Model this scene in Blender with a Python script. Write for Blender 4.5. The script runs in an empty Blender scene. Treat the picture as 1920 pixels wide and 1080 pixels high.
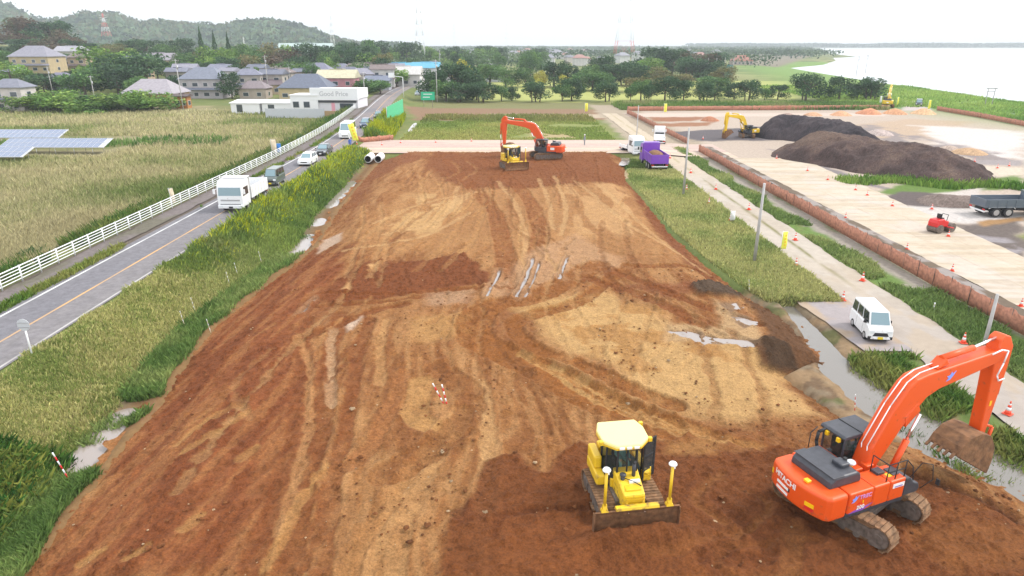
import bpy, bmesh, math, random
import numpy as np
from mathutils import Vector, Matrix, Euler
R=math.radians
random.seed(7); RNG=np.random.default_rng(7)
SC=bpy.context.scene
# ---------------------------------------------------------------- camera, world, sun, exposure
F=1250.; CZ=17.; PITCH=math.atan(458/F)
cd=bpy.data.cameras.new('camera'); cam=bpy.data.objects.new('camera',cd); SC.collection.objects.link(cam)
cam.location=(0,0,CZ); cam.rotation_euler=(math.pi/2-PITCH,0,0)
cd.sensor_width=36; cd.lens=F/1920*36; cd.clip_start=.5; cd.clip_end=40000
SC.camera=cam
SUN_EL,SUN_AZ=R(48),R(80)      # azimuth clockwise from +Y
W=bpy.data.worlds.new('World'); SC.world=W; W.use_nodes=True
nt=W.node_tree; nt.nodes.clear()
sky=nt.nodes.new('ShaderNodeTexSky'); sky.sky_type='NISHITA'; sky.sun_disc=False
sky.sun_elevation=SUN_EL; sky.sun_rotation=SUN_AZ; sky.air_density=1; sky.dust_density=3
mix=nt.nodes.new('ShaderNodeMix'); mix.data_type='RGBA'; mix.inputs[0].default_value=.8
mix.inputs[7].default_value=(10.6,10.8,11.,1)      # thin white overcast over the clear sky
bg=nt.nodes.new('ShaderNodeBackground'); bg.inputs[1].default_value=.1
wo=nt.nodes.new('ShaderNodeOutputWorld')
nt.links.new(sky.outputs[0],mix.inputs[6]); nt.links.new(mix.outputs[2],bg.inputs[0]); nt.links.new(bg.outputs[0],wo.inputs[0])
sd=bpy.data.lights.new('sun','SUN'); sd.energy=1.5; sd.angle=R(11); sd.color=(1,.96,.9)
so=bpy.data.objects.new('sun',sd); SC.collection.objects.link(so)
so.rotation_euler=(math.pi/2-SUN_EL,0,-SUN_AZ+math.pi)
so.location=(0,0,60)
SC.view_settings.view_transform='Standard'; SC.view_settings.look='None'; SC.view_settings.gamma=1
SC.view_settings.exposure=.88
try:
    SC.cycles.max_bounces=6; SC.cycles.transparent_max_bounces=12; SC.cycles.diffuse_bounces=3
except Exception: pass
# ---------------------------------------------------------------- helpers
def at(px,py,z=0.):
    "point of the plane at height z seen at a pixel of the 1920x1080 photograph"
    u=(px-960)/F; v=(540-py)/F
    dy=math.cos(PITCH)+v*math.sin(PITCH); dz=-math.sin(PITCH)+v*math.cos(PITCH)
    t=(z-CZ)/dz
    return (u*t,dy*t)
def s2l(c):
    return tuple(((x/255.)/12.92 if x/255.<=.04045 else ((x/255.+.055)/1.055)**2.4) for x in c)
K=.60   # photograph value -> surface albedo
def alb(c,k=K): return tuple(min(.85,x*k) for x in s2l(c))
def hash2(ix,iy,s):
    h=(ix.astype(np.int64)*374761393+iy.astype(np.int64)*668265263+s*974634777)&0x7fffffff
    h=((h^(h>>13))*1274126177)&0x7fffffff
    return ((h^(h>>16))&0xffff)/65535.
def vnoise(x,y,s=0):
    ix=np.floor(x);iy=np.floor(y);fx=x-ix;fy=y-iy
    fx=fx*fx*(3-2*fx);fy=fy*fy*(3-2*fy)
    a=hash2(ix,iy,s);b=hash2(ix+1,iy,s);c=hash2(ix,iy+1,s);d=hash2(ix+1,iy+1,s)
    return (a*(1-fx)+b*fx)*(1-fy)+(c*(1-fx)+d*fx)*fy
def fbm(x,y,o=4,s=0):
    r=np.zeros_like(x);a=.5
    for i in range(o):
        r+=a*vnoise(x,y,s+i*17);x=x*2.03+3.1;y=y*2.03+1.7;a*=.5
    return r/(1-.5**o)
def sstep(a,b,x):
    t=np.clip((x-a)/(b-a),0,1);return t*t*(3-2*t)
def seg_dist(x,y,pts,closed=False):
    best=np.full(x.shape,1e9);arc=np.zeros(x.shape);acc=0
    n=len(pts)
    for i in range(n if closed else n-1):
        ax,ay=pts[i];bx,by=pts[(i+1)%n];dx=bx-ax;dy=by-ay;L=math.hypot(dx,dy)+1e-9
        t=np.clip(((x-ax)*dx+(y-ay)*dy)/(L*L),0,1)
        d=np.hypot(x-ax-t*dx,y-ay-t*dy)
        m=d<best;best=np.where(m,d,best);arc=np.where(m,acc+t*L,arc);acc+=L
    return best,arc
ORD='first second third fourth fifth sixth seventh eighth ninth tenth eleventh twelfth thirteenth fourteenth fifteenth sixteenth seventeenth eighteenth nineteenth twentieth twenty-first twenty-second'.split()
def inside(x,y,pts):
    r=np.zeros(x.shape,bool);n=len(pts)
    for i in range(n):
        ax,ay=pts[i];bx,by=pts[(i+1)%n]
        if ay==by: continue
        c=((ay>y)!=(by>y))&(x<(bx-ax)*(y-ay)/(by-ay)+ax);r^=c
    return r
def sdf(x,y,pts):
    d,_=seg_dist(x,y,pts,True)
    return np.where(inside(x,y,pts),d,-d)
def smooth_line(pts,n=6):
    "Catmull-Rom through the points"
    P=[np.array(p,float) for p in pts];P=[2*P[0]-P[1]]+P+[2*P[-1]-P[-2]];out=[]
    for i in range(1,len(P)-2):
        for k in range(n):
            t=k/n;a,b,c,d=P[i-1:i+3]
            out.append(tuple(.5*((2*b)+(c-a)*t+(2*a-5*b+4*c-d)*t*t+(3*b-a-3*c+d)*t**3)))
    out.append(tuple(P[-2]));return out
def link(o): SC.collection.objects.link(o);return o
def tag(o,label=None,cat=None,group=None,kind=None):
    if label:o['label']=label
    if cat:o['category']=cat
    if group:o['group']=group
    if kind:o['kind']=kind
    return o
def empty(name,loc=(0,0,0),rz=0,label=None,cat=None,group=None):
    o=link(bpy.data.objects.new(name,None));o.location=loc;o.rotation_euler=(0,0,rz);o.empty_display_size=.3
    return tag(o,label,cat,group)
def np_mesh(name,co,faces,mats,cols=None,smooth=False,attr='Col'):
    "faces: (n,k) array"
    me=bpy.data.meshes.new(name);co=np.asarray(co,np.float32);faces=np.asarray(faces,np.int32)
    n,k=faces.shape
    me.vertices.add(len(co));me.vertices.foreach_set('co',co.ravel())
    me.loops.add(n*k);me.loops.foreach_set('vertex_index',faces.ravel())
    me.polygons.add(n);me.polygons.foreach_set('loop_start',np.arange(0,n*k,k,dtype=np.int32))
    if smooth: me.polygons.foreach_set('use_smooth',np.ones(n,bool))
    me.update(calc_edges=True)
    if cols is not None:
        a=me.color_attributes.new(attr,'FLOAT_COLOR','POINT')
        c=np.ones((len(co),4),np.float32);c[:,:3]=cols;a.data.foreach_set('color',c.ravel())
    for m in (mats if isinstance(mats,(list,tuple)) else [mats]): me.materials.append(m)
    return me
def np_obj(name,*a,parent=None,**k):
    o=link(bpy.data.objects.new(name,np_mesh(name,*a,**k)));o.parent=parent;return o
def grid_faces(nr,nc):
    i=np.arange(nr-1)[:,None]*nc+np.arange(nc-1)[None,:]
    return np.stack([i,i+1,i+nc+1,i+nc],-1).reshape(-1,4)
# ---------------------------------------------------------------- materials
MATS={}
def mat(name,col,rough=.6,metal=0,noise=0.,nscale=3.,spec=.5,coat=0,emit=None,bump=0.,obj=True):
    if name in MATS:return MATS[name]
    m=bpy.data.materials.new(name);m.use_nodes=True;t=m.node_tree;b=t.nodes['Principled BSDF']
    b.inputs['Base Color'].default_value=(*col,1);b.inputs['Roughness'].default_value=rough
    b.inputs['Metallic'].default_value=metal;b.inputs['Specular IOR Level'].default_value=spec
    if coat:b.inputs['Coat Weight'].default_value=coat
    if noise:
        tc=t.nodes.new('ShaderNodeTexCoord');n=t.nodes.new('ShaderNodeTexNoise');n.inputs['Scale'].default_value=nscale;n.inputs['Detail'].default_value=6
        t.links.new(tc.outputs['Object'],n.inputs['Vector'])
        r=t.nodes.new('ShaderNodeValToRGB');e=r.color_ramp.elements
        e[0].position=.3;e[1].position=.7
        e[0].color=(*[max(0,c*(1-noise)) for c in col],1);e[1].color=(*[min(.9,c*(1+noise)) for c in col],1)
        t.links.new(n.outputs['Fac'],r.inputs[0]);t.links.new(r.outputs[0],b.inputs['Base Color'])
        if bump:
            bp=t.nodes.new('ShaderNodeBump');bp.inputs['Strength'].default_value=bump;bp.inputs['Distance'].default_value=.05
            t.links.new(n.outputs['Fac'],bp.inputs['Height']);t.links.new(bp.outputs[0],b.inputs['Normal'])
    MATS[name]=m;return m
def dirty(name,col,dirt=(.16,.085,.04),amount=.5,top=1.2,rough=.45,coat=.2):
    "paint with dust and dried mud thickening towards the ground (object space)"
    if name in MATS:return MATS[name]
    m=mat(name,col,rough,coat=coat);t=m.node_tree;b=t.nodes['Principled BSDF']
    tc=t.nodes.new('ShaderNodeTexCoord');n=t.nodes.new('ShaderNodeTexNoise');n.inputs['Scale'].default_value=4;n.inputs['Detail'].default_value=8
    t.links.new(tc.outputs['Object'],n.inputs['Vector'])
    sp=t.nodes.new('ShaderNodeSeparateXYZ');t.links.new(tc.outputs['Object'],sp.inputs[0])
    mr=t.nodes.new('ShaderNodeMapRange');mr.inputs[1].default_value=0;mr.inputs[2].default_value=top;mr.inputs[3].default_value=amount;mr.inputs[4].default_value=0
    t.links.new(sp.outputs[2],mr.inputs[0])
    ad=t.nodes.new('ShaderNodeMath');ad.operation='ADD';t.links.new(n.outputs['Fac'],ad.inputs[0]);t.links.new(mr.outputs[0],ad.inputs[1])
    r=t.nodes.new('ShaderNodeValToRGB');r.color_ramp.elements[0].position=.62;r.color_ramp.elements[1].position=.85
    t.links.new(ad.outputs[0],r.inputs[0])
    mx=t.nodes.new('ShaderNodeMix');mx.data_type='RGBA';mx.inputs[6].default_value=(*col,1);mx.inputs[7].default_value=(*dirt,1)
    t.links.new(r.outputs[0],mx.inputs[0]);t.links.new(mx.outputs[2],b.inputs['Base Color'])
    rr=t.nodes.new('ShaderNodeMapRange');rr.inputs[3].default_value=rough;rr.inputs[4].default_value=.9
    t.links.new(r.outputs[0],rr.inputs[0]);t.links.new(rr.outputs[0],b.inputs['Roughness'])
    return m
def attr_mat(name,rough=.95,nscale=6.,namp=.25,bump=.4,bdist=.05,trans=0.,spec=.2,n2=None):
    "base colour from the mesh's own colour attribute, broken up by noise"
    m=bpy.data.materials.new(name);m.use_nodes=True;t=m.node_tree;b=t.nodes['Principled BSDF']
    b.inputs['Roughness'].default_value=rough;b.inputs['Specular IOR Level'].default_value=spec
    a=t.nodes.new('ShaderNodeVertexColor');a.layer_name='Col'
    if namp:
        g=t.nodes.new('ShaderNodeNewGeometry')
        n=t.nodes.new('ShaderNodeTexNoise');n.inputs['Scale'].default_value=nscale;n.inputs['Detail'].default_value=9;n.inputs['Roughness'].default_value=.65
        t.links.new(g.outputs['Position'],n.inputs['Vector'])
        mr=t.nodes.new('ShaderNodeMapRange');mr.inputs[1].default_value=.25;mr.inputs[2].default_value=.75;mr.inputs[3].default_value=1-namp;mr.inputs[4].default_value=1+namp
        t.links.new(n.outputs['Fac'],mr.inputs[0])
        mx=t.nodes.new('ShaderNodeVectorMath');mx.operation='SCALE'
        t.links.new(a.outputs[0],mx.inputs[0]);t.links.new(mr.outputs[0],mx.inputs['Scale']);t.links.new(mx.outputs[0],b.inputs['Base Color'])
        if bump:
            bp=t.nodes.new('ShaderNodeBump');bp.inputs['Strength'].default_value=bump;bp.inputs['Distance'].default_value=bdist
            t.links.new(n.outputs['Fac'],bp.inputs['Height']);t.links.new(bp.outputs[0],b.inputs['Normal'])
    else: t.links.new(a.outputs[0],b.inputs['Base Color'])
    if trans:
        tr=t.nodes.new('ShaderNodeBsdfTranslucent');t.links.new(a.outputs[0],tr.inputs[0])
        ms=t.nodes.new('ShaderNodeMixShader');ms.inputs[0].default_value=trans
        t.links.new(b.outputs[0],ms.inputs[1]);t.links.new(tr.outputs[0],ms.inputs[2]);t.links.new(ms.outputs[0],t.nodes['Material Output'].inputs[0])
    MATS[name]=m;return m
SOIL=attr_mat('soil',nscale=5.5,namp=.26,bump=1.,bdist=.12)
def grit(m,sc,amp):
    t=m.node_tree;b=t.nodes['Principled BSDF'];src=b.inputs['Base Color'].links[0].from_socket
    g=t.nodes.new('ShaderNodeNewGeometry');n=t.nodes.new('ShaderNodeTexNoise');n.inputs['Scale'].default_value=sc;n.inputs['Detail'].default_value=4;n.inputs['Roughness'].default_value=.75
    t.links.new(g.outputs['Position'],n.inputs['Vector']);mr=t.nodes.new('ShaderNodeMapRange');mr.inputs[1].default_value=.32;mr.inputs[2].default_value=.68;mr.inputs[3].default_value=1-amp;mr.inputs[4].default_value=1+amp
    t.links.new(n.outputs['Fac'],mr.inputs[0]);mx=t.nodes.new('ShaderNodeVectorMath');mx.operation='SCALE';t.links.new(src,mx.inputs[0]);t.links.new(mr.outputs[0],mx.inputs['Scale']);t.links.new(mx.outputs[0],b.inputs['Base Color'])
grit(SOIL,13,.34)
GROUND=attr_mat('ground_mix',nscale=2.4,namp=.26,bump=.6,bdist=.08)
LEAF=attr_mat('leaf',rough=.75,namp=0,trans=.25,spec=.25)
GRASS=attr_mat('grass_blade',rough=.8,namp=0,trans=.3,spec=.2)
def water_mat(name,col,rough=.04,bump=.05,sc=1.5):
    m=mat(name,col,rough,spec=.8);t=m.node_tree;b=t.nodes['Principled BSDF']
    g=t.nodes.new('ShaderNodeNewGeometry');n=t.nodes.new('ShaderNodeTexNoise');n.inputs['Scale'].default_value=sc;n.inputs['Detail'].default_value=3
    t.links.new(g.outputs['Position'],n.inputs['Vector'])
    bp=t.nodes.new('ShaderNodeBump');bp.inputs['Strength'].default_value=bump;bp.inputs['Distance'].default_value=.1
    t.links.new(n.outputs['Fac'],bp.inputs['Height']);t.links.new(bp.outputs[0],b.inputs['Normal'])
    return m
WATER=water_mat('river_water',(.42,.44,.46),.25,.05,.2)
MUDWATER=water_mat('ditch_water',(.15,.132,.112),.07,.06,2)
PUDDLE=water_mat('puddle_water',(.27,.225,.20),.06,.02,3)
PUDBR=water_mat('wet_rut',(.5,.42,.37),.12,.06,5)
# ---------------------------------------------------------------- lie of the land
def road_off(y):
    y=np.asarray(y,float)
    return -11.8*sstep(92,262,y)-2*sstep(262,420,y)
LX=np.array([(5,-17),(12,-17),(17.9,-17.1),(27,-18.2),(30,-18.3),(35.5,-19.3),(40,-19.6),(49,-19),(58,-18),(65,-18.7),(72,-19.5),(91,-20.4),(99,-20.8),(110,-21)],float)
RX=np.array([(5,21.5),(12,21.5),(22.7,20.9),(28.3,16.6),(32.8,15.4),(35.1,18.3),(41,18.4),(45.8,17.2),(52.8,16.4),(63,15.6),(76,15.8),(89,15.7),(95,16.5),(103,18.5),(110,19)],float)
def eL(y): return np.interp(y,LX[:,0],LX[:,1])
def eR(y): return np.interp(y,RX[:,0],RX[:,1])
EMB=.85; ROADZ=1.5; CROSSZ=.8
def shore(y):
    "x of the river bank"
    return np.interp(y,[0,120,180,228,324,420,555,640,800,980,1010,1400,1850,3200],[190,172,166,168.7,183.5,200,226,290,375,452,500,640,800,1400])
DITCH=[at(*p,-.25) for p in ((1478,574),(1520,622),(1572,690),(1640,742),(1725,795),(1810,850),(1915,905),(2000,960))]
def zg(x,y):
    x=np.atleast_1d(np.asarray(x,float));y=np.atleast_1d(np.asarray(y,float))
    xo=x-road_off(y)
    z=.25*(fbm(x*.06,y*.06,3,5)-.5)
    # road bank
    up=sstep(-39.,-36.2,xo)*(1-sstep(-25.2,-21.4,xo))*(1-sstep(600,800,y))
    z=z*(1-up)+(ROADZ-.06)*up
    # ditch between road bank and fill
    pp=sum(sstep(a-1.2,a+.3,y)*(1-sstep(b_-.3,b_+1.2,y)) for a,b_ in ((24.6,29.4),(56,62.5),(67,69),(75,90)))
    dl=np.exp(-((x-(eL(y)-1.3))/1.2)**2)*(y<111)*(.45+.36*np.clip(pp,0,1))*(.85+.3*fbm(x*.8,y*.8,3,82))
    z=z-dl
    # under the fill
    ins=sstep(0,1.2,np.minimum(x-eL(y),eR(y)-x))*(1-sstep(108,110,y))
    z=z*(1-ins)-.7*ins
    # ditch and pool right of the fill
    m=(x>14)&(x<27)&(y>16)&(y<50)
    if m.any():
        xm=x[m];ym=y[m];d,_=seg_dist(xm,ym,DITCH);wd=np.interp(ym,[19,23,29,33,36,40,46],[1.6,1.9,1.55,1.05,.7,.5,.4])*(.8+.5*fbm(xm*.9,ym*.9,3,81))
        zm=z[m];zm=zm-.85*np.exp(-(d/wd)**2)*(1-ins[m])*(1-sstep(22.4,23.2,xm));z[m]=zm
    # cross road
    cr=sstep(104.5,106.5,y)*(1-sstep(121.5,124,y))*sstep(-28,-25.5,x)*(1-sstep(20,33,x))
    z=z*(1-cr)+(CROSSZ-.05)*cr
    # track / yard flat
    fl=sstep(22.6,23.6,x)*(1-sstep(27.6,28.6,x))*(1-cr)*(y<260)
    z=z*(1-fl)-.03*fl
    yd=sstep(32,34,x)*(1-sstep(130,150,x-.0*y))*(1-sstep(185,195,y))*(1-cr)
    z=z*(1-yd)-.04*yd
    # river
    rv=sstep(-14,2,x-shore(y))*(1-sstep(3150,3300,y))
    z=z*(1-rv)-2.5*rv
    # knoll at far left
    kn=np.exp(-(((x+330)/115)**2)-(((y-420)/150)**2))*17+np.exp(-(((x+215)/70)**2)-(((y-330)/90)**2))*4
    z=z+kn
    return z
# ---------------------------------------------------------------- painter
class Paint:
    def __init__(s,x,y,base):
        s.x=x;s.y=y;s.c=np.ones((len(x),3))*np.array(alb(base));s.dz=np.zeros(len(x))
        s.wx=fbm(x*.35,y*.35,4,11)-.5;s.wy=fbm(x*.35+40,y*.35,4,12)-.5
    def blend(s,m,col,idx=None):
        c=np.array(alb(col)) if not isinstance(col,np.ndarray) else col
        if idx is None: s.c=s.c*(1-m[:,None])+c*m[:,None]
        else: s.c[idx]=s.c[idx]*(1-m[:,None])+c*m[:,None]
    def world(s,pts,col,soft=.5,warp=1.5,op=1.,patch=None,dz=0.):
        a=np.array(pts);pad=warp+soft+1
        idx=np.where((s.x>a[:,0].min()-pad)&(s.x<a[:,0].max()+pad)&(s.y>a[:,1].min()-pad)&(s.y<a[:,1].max()+pad))[0]
        if not len(idx):return
        x=s.x[idx]+s.wx[idx]*warp*2;y=s.y[idx]+s.wy[idx]*warp*2
        m=sstep(-soft,soft,sdf(x,y,pts))*op
        if patch:
            sx,sy,lo,hi,sd=patch
            m=m*sstep(lo,hi,fbm(s.x[idx]*sx,s.y[idx]*sy,4,sd))
        s.blend(m,col,idx);s.dz[idx]+=dz*m
    def px(s,pts,col,z=0.,**k): s.world([at(*p,z) for p in pts],col,**k)
    def stroke(s,pts,col,w=1.,z=0.,soft=.09,warp=.25,op=.9,rut=-.05,lug=.0,px=True,ragged=.4):
        P=[at(*p,z) for p in pts] if px else pts
        P=smooth_line(P);a=np.array(P);pad=w+2
        idx=np.where((s.x>a[:,0].min()-pad)&(s.x<a[:,0].max()+pad)&(s.y>a[:,1].min()-pad)&(s.y<a[:,1].max()+pad))[0]
        if not len(idx):return
        x=s.x[idx]+s.wx[idx]*warp*2;y=s.y[idx]+s.wy[idx]*warp*2
        d,arc=seg_dist(x,y,P)
        r=fbm(x*1.7,y*1.7,3,31)
        m=1-sstep(w/2-soft,w/2+soft,d+(r-.5)*ragged)
        s.blend(m*op*(.65+.35*sstep(.3,.6,r)),col,idx)
        edge=np.exp(-((d-w/2-.12)/.16)**2)
        s.dz[idx]+=rut*m-rut*.9*edge+lug*m*np.sin(arc*2*math.pi/.42)
# ---------------------------------------------------------------- ground sheet to the horizon
def build_ground():
    nr,nc=820,800
    Y=np.concatenate([np.geomspace(14,300,640),np.geomspace(305,6200,nr-640)])-8
    u=np.linspace(-1.25,1.25,nc);u=np.sign(u)*np.abs(u)**1.1
    X=u[None,:]*(Y[:,None]+14);YY=np.repeat(Y[:,None],nc,1)
    x=X.ravel();y=YY.ravel();z=zg(x,y)
    p=Paint(x,y,(128,140,78))
    n1=fbm(x*.05,y*.05,4,3);n2=fbm(x*.3,y*.3,4,4)
    p.blend(sstep(.45,.65,n2)*.6,(150,150,90));p.blend(sstep(.5,.7,n1)*.5,(100,118,62))
    xo=x-road_off(y)
    p.blend(sstep(-35.5,-37.5,xo)*(y<200),(168,158,118));p.blend(sstep(-35.5,-37.5,xo)*(y<200)*sstep(.5,.6,n1)*.7,(120,125,66))
    # verge between path and carriageway, dusty
    p.blend(sstep(-34.6,-34.2,xo)*(1-sstep(-30.9,-30.7,xo))*(y<300),(120,108,98))
    dl=np.exp(-((x-(eL(y)-1.2))/1.1)**2)*(y<111);p.blend(np.clip(dl*1.2,0,1)*(.35+.65*sstep(.4,.55,n2)),(128,112,86))
    p.px([(112,800),(150,765),(220,752),(295,742),(290,775),(225,800),(190,850),(130,845)],(172,142,112),warp=.3,soft=.3);p.px([(105,790),(140,755),(190,748),(150,785)],(98,78,62),warp=.2,soft=.2)
    # far countryside
    p.world([(13.5,30),(18.5,30),(19.5,36.5),(14,36.5)],(150,118,84),warp=.4,soft=.3)
    p.blend((1-sstep(.5,1.6,np.abs(x-eL(y)+.2)))*(y<111)*.9,(150,112,76));p.world([(17.2,46),(20.3,46),(21.2,37),(20.3,33.5),(18.4,34.5),(17.6,40)],(150,112,78),warp=.6,soft=.4)
    far=sstep(260,420,y);p.blend(far*sstep(.52,.58,n1),(165,165,110));p.blend(far*sstep(.4,.36,n1)*.8,(92,112,66))
    p.blend(sstep(900,1500,y)*.7,(110,130,100))
    # grass paddock and strips beyond the cross road
    p.world([(-22,123),(19.5,123),(19.5,172),(-20,172)],(150,158,88),warp=2,soft=1)
    p.world([(-20,157),(19.5,158),(19.5,171),(-18,172)],(108,132,68),warp=2,soft=1.5)
    p.px([(1000,245),(1085,245),(1100,262),(990,262)],(200,175,135),warp=2,soft=2,op=.85)
    p.px([(780,226),(1135,226),(1150,213),(1140,203),(760,200)],(160,128,100),warp=2,soft=1)
    p.px([(940,222),(1140,222),(1140,214),(900,214)],(206,186,162),warp=1.5,soft=1)
    p.px([(890,193),(1490,193),(1480,152),(1000,150),(880,160)],(190,194,112),warp=4,soft=4,patch=(.05,.05,.25,.4,8))
    p.px([(800,203),(1650,207),(1640,192),(800,192)],(142,140,92),warp=2,soft=2)
    # works yard
    p.world([(33,150),(29,185),(96,190),(118,190),(150,172),(150,95),(74,88),(60,70),(47,60),(45,40),(33,30),(33.2,120)],(206,188,172),warp=1,soft=.8)
    p.world([(21,120),(35,118),(35,200),(23,205)],(188,172,150),warp=1.5,soft=1)
    p.px([(1170,212),(1660,212),(1660,217),(1180,219)],(226,205,190),warp=1,soft=1)
    p.px([(1215,220),(1330,219),(1300,227),(1225,227)],(170,120,90),warp=2,soft=1)
    p.px([(1220,232),(1345,228),(1330,236),(1230,237)],(172,125,95),warp=1.5,soft=.8)
    p.px([(1560,240),(1700,222),(1830,228),(1740,258),(1620,262)],(205,180,155),warp=2,soft=2)
    p.px([(1720,235),(1920,245),(1920,300),(1830,290),(1760,268)],(232,222,216),warp=3,soft=2)
    p.px([(1240,248),(1420,238),(1500,262),(1300,264)],(112,105,108),warp=2,soft=1)
    p.px([(1500,258),(1640,232),(1750,262),(1860,285),(1920,296),(1920,310),(1820,300),(1690,270),(1560,262)],(160,148,145),warp=3,soft=2,patch=(.25,.12,.4,.55,9))
    p.px([(1820,300),(1920,300),(1920,312),(1840,308)],(172,162,160),warp=1,soft=.6)
    p.px([(1830,310),(1920,315),(1920,340),(1850,326)],(226,210,190),warp=1,soft=.6)
    p.px([(1440,278),(1480,285),(1640,345),(1690,362),(1640,352),(1540,322)],(150,140,140),warp=1,soft=.5)
    p.px([(1640,360),(1700,342),(1920,330),(1920,352),(1830,358),(1690,366)],(112,140,66),warp=1.2,soft=.6)
    p.px([(1650,368),(1690,358),(1800,364),(1840,388),(1760,392),(1690,382)],(112,100,98),warp=1.2,soft=.5)
    p.px([(1760,362),(1840,352),(1840,375),(1800,372)],(220,208,200),warp=1,soft=.5)
    p.px([(1690,385),(1830,390),(1920,402),(1920,420),(1800,420),(1700,400)],(222,214,208),warp=1,soft=.6)
    p.px([(1790,425),(1920,410),(1920,520),(1840,470),(1780,440)],(120,108,102),warp=1.4,soft=.5)
    p.px([(1800,440),(1880,445),(1920,470),(1900,485),(1840,462)],(168,160,162),warp=1.2,soft=.5,patch=(.5,.9,.4,.55,10))
    p.px([(1830,415),(1920,405),(1920,414),(1840,424)],(180,140,95),warp=.6,soft=.4)
    # mud lane between track grass and orange fence
    p.world([(28.6,108),(31.2,112),(31.4,40),(31,34),(29.6,45),(28.6,70)],(178,168,156),warp=.7,soft=.4)
    p.world([(31.3,112),(34.9,118),(36,44),(36,30),(31.6,30)],(120,105,85),warp=.3,soft=.3)
    p.world([(27.4,115),(29.5,115),(29.5,60),(30,44),(33,28),(27.4,24)],(118,146,74),warp=.5,soft=.4,patch=(.4,.4,.3,.45,14))
    p.px([(1165,305),(1200,292),(1240,300),(1235,322),(1170,322)],(150,155,95),warp=.8,soft=.5)
    p.px([(1100,320),(1240,318),(1260,335),(1180,334)],(214,190,150),warp=.6,soft=.5)
    # right edge of the fill: dark spoil and pool mud
    p.world([(15,27),(20,22),(24,22),(23.4,36),(20,44),(16.5,45)],(150,132,108),warp=.6,soft=.4)
    p.world([(19.8,44.2),(20.4,46),(23.2,44),(23.4,35),(21.6,35.5)],(176,146,108),warp=.4,soft=.3)
    p.world([(21.4,35),(23.4,36),(23.6,22),(21.5,22)],(116,136,72),warp=.5,soft=.4)
    mud=[(13.5,22),(22,19),(21.5,30),(20.5,37),(20.2,46),(16.8,46.5),(14.5,36)]
    p.world(mud,(120,94,70),warp=.5,soft=.4,op=.8,patch=(1.1,1.1,.45,.58,151));p.world(mud,(176,146,110),warp=.5,soft=.4,op=.7,patch=(.8,.8,.5,.62,153));p.world(mud,(96,112,60),warp=.5,soft=.4,op=.6,patch=(.5,.5,.56,.64,155))
    # roads far away
    p.world([(-37.6+0,262),(-32,262),(-28.5,350),(-20,600),(-24,600),(-36,350)],(150,146,146),warp=.2,soft=.4)
    # river bank green
    sh=shore(y);p.blend(sstep(-75,-30,x-sh)*(1-sstep(-6,-1,x-sh))*(y>130)*(y<700),(134,166,84))
    p.blend((x>118)*(x<sh-4)*(y>150)*(y<330)*sstep(.4,.6,n2)*.6,(160,180,100))
    p.px([(1480,205),(1752,204),(1990,250),(1990,200),(1760,196)],(122,154,94),warp=1.5,soft=1)
    p.px([(1690,207),(1745,207),(1730,190),(1690,188)],(214,200,196),warp=1,soft=.7)
    p.px([(1420,98),(1530,92),(1535,100),(1460,126),(1380,120)],(150,140,120),warp=4,soft=5)
    o=np_obj('ground',np.stack([x,y,z],-1),grid_faces(nr,nc),GROUND,cols=p.c,smooth=True)
    tag(o,'open ground of grass, mud and fields reaching to the horizon',None,None,'structure')
build_ground()
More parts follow.
